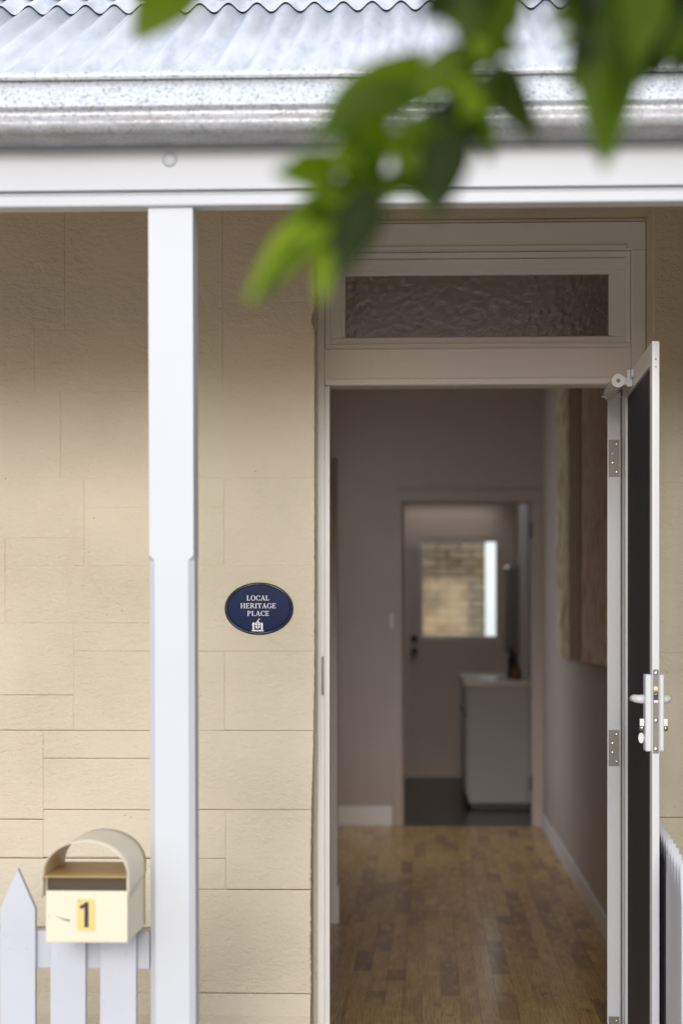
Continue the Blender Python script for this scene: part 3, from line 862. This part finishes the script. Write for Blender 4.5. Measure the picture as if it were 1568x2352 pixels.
# ------------------------------------------------------------------ screen door, opened out to the street
hA = Vector((X(1431, 5.99), 5.99, 0)); hB = Vector((X(1496, 5.16), 5.16, 0))
u = (hB - hA); DW = u.length
sd = thing('screen_door', 'white framed security screen door with black mesh, standing open towards the street', 'door', (hA.x, hA.y, 0), math.atan2(u.y, u.x))
zt_ = CAMZ + 0.740; zb_ = 0.01; th = 0.019; sw = 0.056
MB().box(0, sw, 0, th, zb_, zt_).build('hinge_stile', M['alu'], sd, 0.0012)
ls = MB().box(DW - sw, DW, 0, th, zb_, zt_)
for k in (0.0004, 0.0075, 0.0115, 0.0160): ls.box(DW - 0.0005, DW + 0.0012, k, k + 0.0022, zb_, zt_)
ls.build('lock_stile', M['alu'], sd, 0.0006)
tr = MB().box(sw + 0.0003, DW - sw - 0.0003, 0, th, zt_ - sw, zt_)
for k in (0.014, 0.034): tr.box(sw + 0.001, DW - sw - 0.001, -0.0012, 0.0004, zt_ - k - 0.003, zt_ - k)
tr.build('top_rail', M['alu'], sd, 0.0012)
MB().box(sw + 0.0003, DW - sw - 0.0003, 0, th, zb_, zb_ + 0.12).build('bottom_rail', M['alu'], sd, 0.0012)
MB().box(sw - 0.004, DW - sw + 0.004, 0.007, 0.010, zb_ + 0.115, zt_ - sw + 0.005).build('mesh_panel', M['mesh'], sd)
for k in (0.046, 0.066):
    MB().dome((DW + 0.0004, th / 2, zt_ - k), (1, 0, 0), 0.0026, 0.0010, 10, 3).build('screw', M['steel'], sd)
def dz(p): return Z(p, 5.15, 1500)
lk = MB().box(DW - 0.062, DW - 0.001, -0.0165, -0.0002, dz(1727), dz(1549)); lock = lk.build('lock_plate', M['alu'], sd, 0.004, 3)
MB().box(DW - 0.062, DW - 0.001, th + 0.0002, th + 0.0125, dz(1727), dz(1549)).build('lock_plate', M['alu'], sd, 0.004, 3)
fp = MB().box(DW + 0.0013, DW + 0.0028, 0.0028, 0.0172, dz(1731), dz(1538)).build('face_plate', M['steel'], sd)
for p in (1546.5, 1656, 1721):
    MB().dome((DW + 0.0028, 0.010, dz(p)), (1, 0, 0), 0.0050, 0.0012, 12, 3).build('screw', M['chrome'], fp)
MB().box(DW + 0.0020, DW + 0.0060, 0.0045, 0.0140, dz(1586), dz(1577)).build('latch', M['brass'], fp)
MB().box(DW + 0.0020, DW + 0.0032, 0.0040, 0.0155, dz(1615), dz(1590.5)).build('latch_slot', M['black'], fp)
MB().tube([(DW + 0.003, 0.0050, dz(1595)), (DW + 0.003, 0.0150, dz(1595))], 0.0035, 10).build('latch_bolt', M['chrome'], fp)
MB().box(DW + 0.0024, DW + 0.0060, 0.0045, 0.0150, dz(1614), dz(1609)).build('latch_bolt', M['chrome'], fp)
zh = dz(1607)
# levers: a neck standing off the plate, then a grip running back along the door
def lever(sy, off, reach):
    m = MB()
    m.tube([(DW - 0.032, off, zh), (DW - 0.032, off + sy * reach * 0.55, zh), (DW - 0.034, off + sy * reach * 0.85, zh + 0.001), (DW - 0.042, off + sy * reach, zh + 0.002), (DW - 0.075, off + sy * reach * 1.02, zh + 0.001), (DW - 0.125, off + sy * reach * 0.97, zh - 0.002)],
           [0.0125, 0.0110, 0.0105, 0.0100, 0.0085, 0.0070], 14)
    m.build('lever_handle', M['alu'], sd)
lever(-1, -0.0165, 0.024); lever(1, th + 0.0125, 0.014)
for yA, yB in ((-0.0285, -0.0165), (th + 0.0125, th + 0.0245)):
    cyb = MB().box(DW - 0.037, DW - 0.027, yA, yB, dz(1670), dz(1652)); cyb.build('lock_cylinder', M['chrome'], sd, 0.0008)
    MB().tube([(DW - 0.032, yA, dz(1674)), (DW - 0.032, yB, dz(1674))], 0.0075, 14).build('lock_cylinder', M['chrome'], sd)
m = MB(); tn = []
for k in range(14):
    t = 2 * math.pi * k / 14; tn.append((DW - 0.034, -0.0245 + 0.0075 * math.cos(t), dz(1697) + 0.014 * math.sin(t)))
m.prism(tn, (0.005, 0, 0)); m.tube([(DW - 0.032, -0.021, dz(1697)), (DW - 0.032, -0.016, dz(1697))], 0.004, 10)
m.build('thumb_turn', M['alu'], sd, 0.001)
# pneumatic closer near the top of the door
clo = MB()
Yc0, Yc1 = 5.70, 6.04
ca, cb = P(1419, 874, Yc0), P(1399, 903, Yc1)
inv = Matrix.Rotation(-sd.rotation_euler.z, 4, 'Z') @ Matrix.Translation(-Vector((hA.x, hA.y, 0)))
la, lb = inv @ ca, inv @ cb
closer = clo.tube([la, la + (lb - la) * 0.04, lb], [0.0195, 0.0202, 0.0190], 24).build('closer_tube', M['alu'], sd, 0.0008)
ax = (la - lb).normalized()
MB().tube([la - ax * 0.0005, la + ax * 0.0012], 0.0062, 16).tube([la + ax * 0.0011, la + ax * 0.0024], 0.0036, 12).build('closer_screw', M['steel'], closer)
bk = MB().box(la.x - 0.030, la.x - 0.004, la.y + 0.012, -0.001, la.z - 0.012, la.z + 0.010)
bk.box(la.x - 0.026, la.x + 0.010, -0.016, -0.0008, la.z - 0.019, la.z + 0.030)
bk.box(la.x + 0.012, la.x + 0.052, -0.008, -0.0006, la.z + 0.004, la.z + 0.028)
bk.build('closer_bracket', M['alu'], closer, 0.0015)
pA = inv @ P(1381, 912, 6.02); pB = inv @ P(1425, 911, 6.02)
MB().box(pA.x - 0.012, pA.x + 0.012, pA.y, pB.y, pA.z - 0.001, pA.z + 0.001).tube([(pA.x, pA.y + 0.012, pA.z - 0.009), (pA.x, pA.y + 0.012, pA.z + 0.007)], 0.0022, 8).build('jamb_bracket', M['alu'], closer)

# ------------------------------------------------------------------ timber front door, folded back inside the hall
fdx, fdy = X(1424.5, 6.115), 6.115
fd = thing('front_door', 'white timber front door swung back into the hall, its hinged edge facing out', 'door', (fdx, fdy, 0), R(-7.5))
FT = fdx - X(1393.5, 6.115)
MB().box(-FT, 0, 0, 0.80, 0.012, 2.025).build('door_leaf', M['white'], fd, 0.0015)
for pa, pb in ((1010, 1095), (1677, 1760), (2335, 2420)):
    za, zb2 = Z(pb, 6.115, 1408), Z(pa, 6.115, 1408)
    hl = MB().box(-FT + 0.0045, -0.0045, -0.0012, 0.0004, za, zb2).build('hinge', M['steel'], fd)
    for k, (fx_, ff) in enumerate(((0.68, 0.12), (0.38, 0.37), (0.38, 0.62), (0.68, 0.87))):
        MB().dome((-FT + FT * fx_, -0.0012, zb2 + (za - zb2) * ff), (0, -1, 0), 0.0040, 0.0010, 12, 3).build('screw', M['chrome'], hl)

# ------------------------------------------------------------------ the hall and the rooms behind
HR, HE, HL = 0.752, 13.30, -0.46
def struct(name, mb, m_, bev=0): return tag(mb.build(name, M[m_], None, bev), kind='structure')
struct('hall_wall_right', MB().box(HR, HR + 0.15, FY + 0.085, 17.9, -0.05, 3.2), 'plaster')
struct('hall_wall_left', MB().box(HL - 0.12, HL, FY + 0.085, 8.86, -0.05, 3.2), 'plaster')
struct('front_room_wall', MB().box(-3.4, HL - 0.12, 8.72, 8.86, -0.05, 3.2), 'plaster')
WX = -0.85                                                     # side wall of the living room, with a window to the light well
sw_ = MB().box(WX - 0.2, WX, 8.86, 11.0, -0.05, 3.2).box(WX - 0.2, WX, 13.0, HE + 0.2, -0.05, 3.2).box(WX - 0.2, WX, 11.0, 13.0, -0.05, 0.45).box(WX - 0.2, WX, 11.0, 13.0, 2.8, 3.2)
struct('living_room_wall', sw_, 'plaster')
struct('ceiling', MB().box(-3.5, 1.0, FY + 0.09, 8.86, 3.2, 3.45).box(WX - 0.2, 1.0, 8.862, HE + 0.2, 3.2, 3.45), 'ceiling')
ex0, ex1, ez1 = X(927, HE), X(1221, HE), Z(1155, HE, 1070)
ew = MB().box(WX, ex0, HE, HE + 0.12, -0.05, 3.2).box(ex1, HR, HE, HE + 0.12, -0.05, 3.2).box(ex0, ex1, HE, HE + 0.12, ez1, 3.2)
struct('hall_end_wall', ew, 'plaster')
BYK = 17.7
struct('back_ceiling', MB().box(-1.5, 1.0, HE + 0.2, 15.6, 2.62, 2.75).box(-1.5, 1.0, 16.9, BYK + 0.2, 2.62, 2.75).box(-1.5, -0.35, 15.6, 16.9, 2.62, 2.75).box(0.55, 1.0, 15.6, 16.9, 2.62, 2.75), 'ceiling')
# back room: closed wall on its far left; light comes in by the ceiling opening
struct('back_room_wall', MB().box(-1.5, -1.35, HE + 0.12, BYK, -0.05, 2.62), 'kitchen')
struct('kitchen_floor', MB().box(-1.5, HR, HE + 0.004, BYK + 0.1, -0.05, 0.0), 'dark_tile')
struct('subfloor', MB().box(WX, HR + 0.1, FY + 0.08, HE + 0.003, -0.09, -0.014), 'black')
# strip floor: single boards, shared unit mesh
floor = tag(empty('hall_floor'), kind='structure')
unit = MB().box(-0.5, 0.5, 0, 1, -0.013, 0).mesh('floor_board', M['wood'])
fr_ = random.Random(21)
bw = 0.066
cand = []
xk = -0.62
while xk < HR - 0.001:
    y = FY + 0.10 - fr_.uniform(0, 0.4)
    while y < HE - 0.01:
        ln = fr_.choice((0.24, 0.36, 0.5, 0.62, 0.8)) * fr_.uniform(0.9, 1.1)
        y2 = min(y + ln, HE)
        if HE - y2 < 0.12: y2 = HE
        cand.append((xk, min(xk + bw, HR), max(y, FY + 0.10), y2))
        y = y2
    xk += bw
cand.sort(key=lambda q: (q[2] + q[3]) / 2)
far = MB()
for i, (a, b_, ya_, yb2) in enumerate(cand):
    if yb2 - ya_ < 0.01: continue
    if i < 296:
        o = bpy.data.objects.new('floor_board', unit); col.objects.link(o); o.parent = floor
        o.location = ((a + b_) / 2, ya_ + 0.0006, -0.0004 * fr_.random())
        o.scale = (b_ - a - 0.0009, yb2 - ya_ - 0.0012, 1)
    else:
        far.box(a + 0.0004, b_ - 0.0004, ya_, yb2 - 0.001, -0.013, -0.0002)
y = FY
xk = -0.62 - bw
while xk > WX:                                                # boards out of the hall, in the living room
    far.box(xk, xk + bw - 0.001, 8.86, HE, -0.013, -0.0002); xk -= bw
tag(far.build('floor_boards_beyond', M['wood'], floor), kind='stuff')
# skirting and casings
def skirt(name, mb, lab): return tag(mb.build(name, M['trim'], None, 0.003), lab, 'skirting', None, 'thing')
skirt('skirting_board', MB().box(HR - 0.018, HR - 0.0005, 7.0, HE - 0.02, 0.0005, 0.095), 'white skirting board along the right wall of the hall')
skirt('skirting_board', MB().box(WX + 0.01, ex0 - 0.075, HE - 0.018, HE - 0.0005, 0.0005, 0.13), 'white skirting board left of the far doorway')
ca_ = thing('door_casing', 'pinkish white door casing at the end of the left hall wall', 'casing')
yC = 8.87
MB().box(HL - 0.06, X(775, yC), yC - 0.02, yC + 0.03, 0.17, Z(1052, yC, 770)).build('casing_board', M['trim'], ca_, 0.004)
MB().box(HL - 0.06, X(779, yC), yC - 0.025, yC + 0.035, 0.0005, 0.17).build('plinth_block', M['trim'], ca_, 0.003)
fc = thing('inner_door_casing', 'white casing around the far doorway at the end of the hall', 'casing')
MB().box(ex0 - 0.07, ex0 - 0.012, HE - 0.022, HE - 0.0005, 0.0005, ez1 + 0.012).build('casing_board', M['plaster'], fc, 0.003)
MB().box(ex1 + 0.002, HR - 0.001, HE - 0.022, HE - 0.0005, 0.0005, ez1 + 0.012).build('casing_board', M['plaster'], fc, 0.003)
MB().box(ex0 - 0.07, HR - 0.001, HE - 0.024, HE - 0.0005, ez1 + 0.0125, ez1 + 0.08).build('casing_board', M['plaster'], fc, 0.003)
for p in (1217, 1800):
    zz = Z(p, HE, 1217); MB().box(ex1 - 0.014, ex1 - 0.0005, HE - 0.004, HE + 0.03, zz - 0.05, zz + 0.05).build('hinge', M['black'], fc)
s1_ = P(908, 1430, HE)
lsw = thing('light_switch', 'small white light switch left of the far doorway', 'switch')
MB().box(s1_.x - 0.036, s1_.x + 0.036, HE - 0.009, HE - 0.0005, s1_.z - 0.035, s1_.z + 0.06).build('switch_plate', M['trim'], lsw, 0.002)
MB().box(s1_.x - 0.01, s1_.x + 0.01, HE - 0.014, HE - 0.0092, s1_.z, s1_.z + 0.025).build('rocker', M['alu'], lsw, 0.001)

# two tall canvases on the right wall
def canvas(name, label, ya_, yb2, mt):
    t = thing(name, label, 'painting', group='paintings on the hall wall')
    d0 = 0.045
    MB().box(HR - d0 - 0.003, HR - d0, ya_, yb2, 1.155, 2.75).build('canvas_face', M[mt], t)
    MB().box(HR - d0 + 0.0002, HR - 0.0008, ya_ + 0.001, yb2 - 0.001, 1.156, 2.749).build('stretcher', M['canvas_side'], t)
canvas('painting', 'tall ochre patterned canvas on the right hall wall, the one farther from the front door', 10.20, 11.15, 'art_a')
M['art_c'] = mk_art('painted_canvas_umber', 4.1, (0.24, 0.125, 0.020), (0.30, 0.16, 0.028), (0.34, 0.19, 0.035))
canvas('painting', 'plain dark umber canvas hanging between the ochre and russet canvases in the hall', 9.42, 10.16, 'art_c')
canvas('painting', 'tall russet patterned canvas on the right hall wall, the one nearer the front door', 8.05, 9.35, 'art_b')

# back wall with a half-glazed door, a narrow side light, and the yard behind
bx0, bx1 = X(934, BYK), X(1161, BYK)
bdz1 = Z(1196, BYK, 1050)
wx0, wx1, wz0, wz1 = X(962, BYK), X(1141, BYK), Z(1470, BYK, 1050), Z(1236, BYK, 1050)
sx0, sx1, sz0, sz1 = X(1160.5, BYK), X(1172, BYK), Z(1470, BYK, 1050), Z(1300, BYK, 1050)
bw_ = MB().box(-1.5, bx0 - 0.002, BYK, BYK + 0.12, -0.05, 2.62).box(bx0, bx1, BYK, BYK + 0.12, bdz1 + 0.004, 2.62)
bw_.box(bx1 + 0.002, HR, BYK, BYK + 0.12, sz1, 2.62).box(bx1 + 0.002, HR, BYK, BYK + 0.12, -0.05, sz0).box(sx1, HR, BYK, BYK + 0.12, sz0, sz1)
struct('back_wall', bw_, 'kitchen')
bdr = thing('back_door', 'white half-glazed back door at the far end of the house', 'door')
dl = MB().box(bx0, wx0, BYK - 0.01, BYK + 0.03, 0.005, bdz1).box(wx1, bx1, BYK - 0.01, BYK + 0.03, 0.005, bdz1).box(wx0, wx1, BYK - 0.01, BYK + 0.03, 0.005, wz0).box(wx0, wx1, BYK - 0.01, BYK + 0.03, wz1, bdz1)
dl.build('door_leaf', M['kitchen'], bdr)
wf = MB()
for a in ((wx0, wx0 + 0.03, wz0, wz1), (wx1 - 0.012, wx1, wz0, wz1)): wf.box(a[0], a[1], BYK + 0.012, BYK + 0.028, a[2], a[3])
for a in ((wx0 + 0.03, wx1 - 0.012, wz0, wz0 + 0.035), (wx0 + 0.03, wx1 - 0.012, wz1 - 0.035, wz1)): wf.box(a[0], a[1], BYK + 0.012, BYK + 0.028, a[2], a[3])
wf.build('glazing_bead', M['trim'], bdr, 0.004)
MB().box(wx0, wx1, BYK + 0.0165, BYK + 0.0205, wz0, wz1).build('window_pane', M['glass'], bdr)
k1, k2 = P(951, 1495, BYK), P(951, 1467, BYK)
MB().tube([(k1.x, BYK - 0.01, k1.z), (k1.x, BYK - 0.03, k1.z), (k1.x, BYK - 0.045, k1.z), (k1.x, BYK - 0.07, k1.z), (k1.x, BYK - 0.078, k1.z)], [0.03, 0.018, 0.03, 0.032, 0.018], 16).build('door_knob', M['steel'], bdr)
MB().tube([(k2.x, BYK - 0.01, k2.z), (k2.x, BYK - 0.035, k2.z)], 0.030, 16).build('deadlock', M['black'], bdr)
sl_ = thing('side_light', 'narrow glazed side light beside the back door', 'window')
MB().box(sx0 + 0.002, sx1 - 0.001, BYK + 0.05, BYK + 0.056, sz0 + 0.001, sz1 - 0.001).build('window_pane', M['glass'], sl_)
cb_ = thing('wall_cupboard', 'narrow grey wall cupboard beyond the far doorway', 'cupboard')
MB().box(X(1170, 16.9), HR - 0.001, 16.9, BYK - 0.06, Z(1500, 16.9, 1180), Z(1300, 16.9, 1180)).build('cupboard_box', M['grey_board'], cb_, 0.003)
MB().box(X(1170, 16.9) - 0.018, X(1170, 16.9) - 0.001, 16.92, BYK - 0.08, Z(1498, 16.9, 1180), Z(1302, 16.9, 1180)).build('cupboard_door', M['grey_board'], cb_, 0.002)
kc = thing('kitchen_cabinet', 'pale kitchen base cabinet with stone benchtop through the far doorway', 'cabinet')
KY = 14.55
kx0 = X(1075, KY); kzt = Z(1577, KY, 1140)
MB().box(kx0, HR - 0.001, KY, BYK - 0.9, 0.045, kzt).build('cabinet_box', M['cabinet'], kc, 0.003)
MB().box(kx0 + 0.02, HR - 0.001, KY + 0.02, BYK - 0.92, 0.0005, 0.0445).build('toe_kick', M['black'], kc)
MB().box(X(1064, KY), HR - 0.001, KY - 0.02, BYK - 0.9, kzt + 0.0005, kzt + 0.045).build('benchtop', M['bench'], kc, 0.003)
for k in range(3):
    MB().box(kx0 - 0.018, kx0 - 0.0006, KY + 0.02 + 0.72 * k, KY + 0.70 + 0.72 * k, 0.10, kzt - 0.01).build('cabinet_door', M['cabinet'], kc, 0.002)
    MB().tube([(kx0 - 0.018, KY + 0.06 + 0.72 * k, Z(1643, KY, 1140)), (kx0 - 0.04, KY + 0.06 + 0.72 * k, Z(1643, KY, 1140))], [0.012, 0.016], 12).build('cabinet_knob', M['chrome'], kc)
bt = kzt + 0.0455
def bottle(name, label, px, Y_, r, h, mt, cap):
    x = X(px, Y_); t = thing(name, label, 'bottle', (x, Y_, bt))
    MB().tube([(0,0,0), (0,0,0.004), (0,0,h*0.62), (0,0,h*0.74), (0,0,h*0.9)], [r*0.9, r, r, r*0.45, r*0.38], 16).build('bottle_body', M[mt], t)
    MB().tube([(0,0,h*0.9 + 0.0005), (0,0,h)], r*0.44, 12).build('bottle_cap', M[cap], t)
bottle('soap_bottle', 'amber bottle standing on the far kitchen benchtop', 1186, 14.9, 0.036, 0.11, 'amber', 'black')
bottle('dark_bottle', 'dark bottle beside the amber one on the kitchen benchtop', 1175, 15.3, 0.032, 0.24, 'black', 'steel')
# yard: brick wall and a white post outside the glass
yw = thing('yard_wall', 'old brick yard wall seen through the back door glass', 'brick wall')
YW = 20.6
MB().box(-3.0, X(1114, YW), YW + 0.02, YW + 0.25, -0.3, 2.75).build('wall_core', M['concrete'], yw)
bm_ = MB().box(0, 0.225, 0, 0.10, 0, 0.072).mesh('brick', M['brick'])
for r_ in range(20):
    for k in range(9):
        xb_ = -0.75 + k * 0.237 + (0.118 if r_ % 2 else 0)
        if xb_ > X(1114, YW) - 0.03: continue
        z = 0.86 + r_ * 0.084
        o = bpy.data.objects.new('brick', bm_); col.objects.link(o); o.parent = yw
        o.location = (-0.75 + k * 0.237 + (0.118 if r_ % 2 else 0), YW - rng.uniform(0, 0.006), z); o.scale.x = min(1.0, (X(1114, YW) - xb_) / 0.225)
struct('added_shade_eave', MB().box(-2.6, X(1108, 19.9), BYK + 0.2, 19.9, 2.50, 2.62), 'ceiling')  # eave added out of view to darken the top of the yard wall

# ------------------------------------------------------------------ overhanging tree
tree = thing('street_tree', 'leafy green tree branch hanging blurred in front of the gutter and roof', 'tree')
KN = 0.76                                                       # how near the branch hangs
tp = [(1.35, 1.55, -0.25), (1.32, 1.60, 0.9), (1.22, 1.66, 1.7), (1.05, 1.72, 2.15), (0.72, 1.78, 2.28), (0.42, 1.80, 2.14)]
MB().tube(tp, [0.075, 0.065, 0.05, 0.032, 0.018, 0.009], 14).build('trunk', M['bark'], tree)
def tw(pts, r0, r1):
    q = [P(a_, b_, c_ * KN) for a_, b_, c_ in pts]; n_ = len(q)
    MB().tube(q, [r0 + (r1 - r0) * i / (n_ - 1) for i in range(n_)], 8).build('twig', M['twig'], tree)
e = Vector(tp[-1])
m = MB().tube([e, P(1400, -260, 2.05 * KN), P(1230, -60, 2.06 * KN), P(1155, 70, 2.05 * KN)], [0.009, 0.006, 0.005, 0.004], 8); m.build('twig', M['twig'], tree)
tw([(1155, 70, 2.05), (1120, 200, 2.04), (1040, 320, 2.03), (930, 390, 2.02), (840, 420, 2.0), (780, 470, 1.99)], 0.004, 0.002)
tw([(1230, -60, 2.06), (1000, -90, 2.05), (700, -110, 2.1), (430, -80, 2.25)], 0.0045, 0.002)
tw([(1400, -260, 2.05), (1440, -80, 2.0), (1450, 20, 1.95)], 0.005, 0.003)
def leaf(b0, t0, w, mt='leaf', roll=0, fold=0.25, droop=0.06, Yb=2.03, Yt=2.0):
    Yb, Yt, w = Yb * KN, Yt * KN, w * 1.02
    a = P(b0[0], b0[1], Yb); b_ = P(t0[0], t0[1], Yt)
    ax_ = b_ - a; L_ = ax_.length; ax_.normalize()
    view = (a - cam.location).normalized()
    side = ax_.cross(view).normalized()
    nrm = side.cross(ax_).normalized()
    if nrm.dot(view) > 0: nrm = -nrm
    rm = Matrix.Rotation(R(roll), 3, ax_)
    side, nrm = rm @ side, rm @ nrm
    hw = w / FOC * (Yb + Yt) / 2 / 2
    m = MB(); nt_, ns = 12, 2
    for i in range(nt_ + 1):
        t = i / nt_
        prof_ = math.sin(math.pi * t ** 0.85) ** 0.8 * (1 - 0.25 * t) * 1.12 if 0 < i < nt_ else 0.02
        c_ = a + ax_ * L_ * t - nrm * L_ * droop * 4 * t * (t - 0.15)
        for j in range(-ns, ns + 1):
            s_ = j / ns
            m.v.append(tuple(c_ + side * hw * prof_ * s_ + nrm * hw * prof_ * fold * abs(s_) ** 1.3 + nrm * 0.0012 * math.sin(9 * t + 3 * s_)))
    k = 2 * ns + 1
    for i in range(nt_):
        for j in range(k - 1):
            m.f.append([i*k+j, i*k+j+1, (i+1)*k+j+1, (i+1)*k+j]); m.sm.append(True)
    return m.build('leaf', M[mt], tree)
LV = [
 # base, tip, width, material, roll, fold, droop, Yb, Yt
 ((440, -70), (316, 72), 130, 'leaf', 15, .2, .05, 2.25, 2.2),
 ((742, 318), (986, 84), 118, 'leaf', -15, .25, .05, 2.03, 2.06),
 ((1150, 92), (850, 262), 96, 'leaf', 20, .3, .05, 2.05, 2.02),
 ((960, 200), (718, 300), 120, 'leaf', 25, .2, .04, 2.02, 1.98),
 ((1150, 40), (960, -30), 120, 'leaf', -20, .2, .05, 2.05, 2.02),
 ((1190, -40), (1050, 70), 120, 'leaf', 10, .2, .05, 2.05, 2.03),
 ((1085, 100), (1188, 105), 75, 'leaf', -30, .3, .05, 2.05, 2.0),
 ((1420, -90), (1378, 368), 178, 'leaf', 12, .25, .03, 1.98, 1.93),
 ((1120, -70), (1075, 120), 130, 'leaf', 15, .25, .04, 2.02, 2.0),
 ((1060, -80), (985, 40), 110, 'leaf_dark', -15, .25, .04, 2.03, 2.0),
 ((1190, 10), (1095, 135), 80, 'leaf', 30, .25, .04, 2.0, 1.97),
 ((1470, -60), (1276, 40), 150, 'leaf', 10, .2, .05, 2.0, 1.98),
 ((1400, 30), (1290, 180), 70, 'leaf', 35, .3, .05, 2.0, 1.98),
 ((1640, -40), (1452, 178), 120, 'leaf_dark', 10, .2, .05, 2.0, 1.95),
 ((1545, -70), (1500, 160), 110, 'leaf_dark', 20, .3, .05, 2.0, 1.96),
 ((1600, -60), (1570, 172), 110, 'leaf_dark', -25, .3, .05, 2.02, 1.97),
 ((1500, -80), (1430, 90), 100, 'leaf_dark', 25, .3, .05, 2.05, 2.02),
 ((1640, 20), (1520, 120), 90, 'leaf', 35, .3, .05, 1.98, 1.93),
 ((1380, -60), (1345, 130), 80, 'leaf', -25, .3, .05, 2.02, 1.98),
 ((1420, 60), (1335, 200), 70, 'leaf', -35, .3, .05, 1.99, 1.95),
 ((1425, 120), (1395, 330), 84, 'leaf', -30, .35, .05, 1.97, 1.92),
 ((1480, -70), (1470, 130), 120, 'leaf', -20, .3, .05, 1.9, 1.86),
 ((1140, 150), (1205, 300), 100, 'leaf_dark', 20, .3, .08, 2.05, 2.0),
 ((1110, 170), (1100, 330), 70, 'leaf', 40, .3, .08, 2.04, 2.0),
 ((1085, 235), (1130, 362), 60, 'leaf_dark', -25, .3, .05, 2.04, 2.02),
 ((1040, 290), (998, 490), 122, 'leaf_dark', 12, .35, .04, 1.93, 1.90),
 ((1080, 320), (940, 380), 90, 'leaf', 30, .2, .05, 2.02, 1.98),
 ((930, 385), (1000, 478), 70, 'leaf', -15, .3, .05, 2.01, 1.97),
 ((880, 330), (975, 300), 62, 'leaf_young', 35, .3, .06, 2.0, 1.96),
 ((900, 300), (820, 330), 90, 'leaf', -10, .2, .05, 2.0, 1.96),
 ((860, 395), (762, 352), 58, 'leaf_young', 40, .3, .05, 2.0, 1.95),
 ((775, 380), (652, 402), 96, 'leaf', -15, .4, .08, 1.96, 1.92),
 ((745, 365), (665, 372), 50, 'leaf', 30, .3, .05, 1.98, 1.94),
 ((860, 330), (760, 385), 96, 'leaf', 5, .25, .05, 2.02, 1.99),
 ((890, 420), (770, 435), 60, 'leaf', 25, .3, .05, 2.0, 1.96),
 ((985, 425), (850, 440), 52, 'leaf', 20, .3, -.08, 2.0, 1.97),
 ((862, 425), (770, 632), 112, 'leaf_dark', 12, .3, .04, 1.92, 1.89),
 ((830, 425), (905, 452), 70, 'leaf', 25, .2, .06, 1.99, 1.97),
 ((800, 440), (640, 520), 74, 'leaf', 30, .3, .05, 1.99, 1.94),
 ((770, 470), (735, 560), 90, 'leaf', 10, .3, .05, 1.99, 1.95),
 ((770, 480), (566, 672), 96, 'leaf_young', 30, .45, .03, 1.98, 1.90),
 ((765, 520), (585, 668), 62, 'leaf', 30, .3, .03, 1.975, 1.895),
 ((762, 540), (732, 676), 52, 'leaf_young', 15, .3, .05, 1.98, 1.92),
 ((810, 120 + 300), (868, 470), 60, 'leaf', -20, .3, .05, 1.98, 1.95),
]
for q_ in LV: leaf(*q_)
lr = random.Random(12)
PATH = [(1140, 95), (1105, 190), (1040, 275), (960, 330), (880, 380), (810, 430), (770, 500)]
for k in range(74):                                            # small overlapping leaves along the twig
    f_ = (k + lr.random()) / 74 * (len(PATH) - 1.001); i_ = int(f_); f_ -= i_
    bx_ = PATH[i_][0] + (PATH[i_ + 1][0] - PATH[i_][0]) * f_ + lr.uniform(-30, 30)
    by_ = PATH[i_][1] + (PATH[i_ + 1][1] - PATH[i_][1]) * f_ + lr.uniform(-30, 30)
    an = R(lr.choice((-150, -175, 165, 140, 120, 100, 80, -120)) + lr.uniform(-15, 15)); ln = lr.uniform(45, 95)
    d0 = lr.uniform(1.93, 2.06)
    leaf((bx_, by_), (bx_ + math.cos(an) * ln, by_ + math.sin(an) * ln), lr.uniform(26, 50), lr.choice(('leaf', 'leaf', 'leaf_young', 'leaf_dark', 'leaf_dark', 'leaf')), lr.uniform(-55, 55), .3, .06, d0, d0 + lr.uniform(-0.05, 0.02))
for k in range(26):
    bx_, by_ = lr.uniform(1290, 1590), lr.uniform(-60, 60)
    an = R(lr.uniform(40, 150)); ln = lr.uniform(80, 130); d0 = lr.uniform(1.92, 2.06)
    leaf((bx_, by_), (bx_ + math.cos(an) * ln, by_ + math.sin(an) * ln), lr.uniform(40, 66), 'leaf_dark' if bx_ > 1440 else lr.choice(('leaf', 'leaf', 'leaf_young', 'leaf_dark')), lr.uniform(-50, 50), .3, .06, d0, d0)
lr = random.Random(5)
for k in range(46):                                            # foliage that goes on above the picture
    bx_ = lr.uniform(500, 1700); by_ = lr.uniform(-420, -110)
    an = lr.uniform(0, 2 * math.pi); ln = lr.uniform(150, 230)
    dy_ = abs(math.sin(an)) * ln * 0.35
    leaf((bx_, by_ - dy_), (bx_ + math.cos(an) * ln, min(by_ + dy_, -25)), lr.uniform(80, 120), lr.choice(('leaf', 'leaf', 'leaf_dark')), lr.uniform(-50, 50), .25, .05, lr.uniform(1.85, 2.25), lr.uniform(1.85, 2.2))
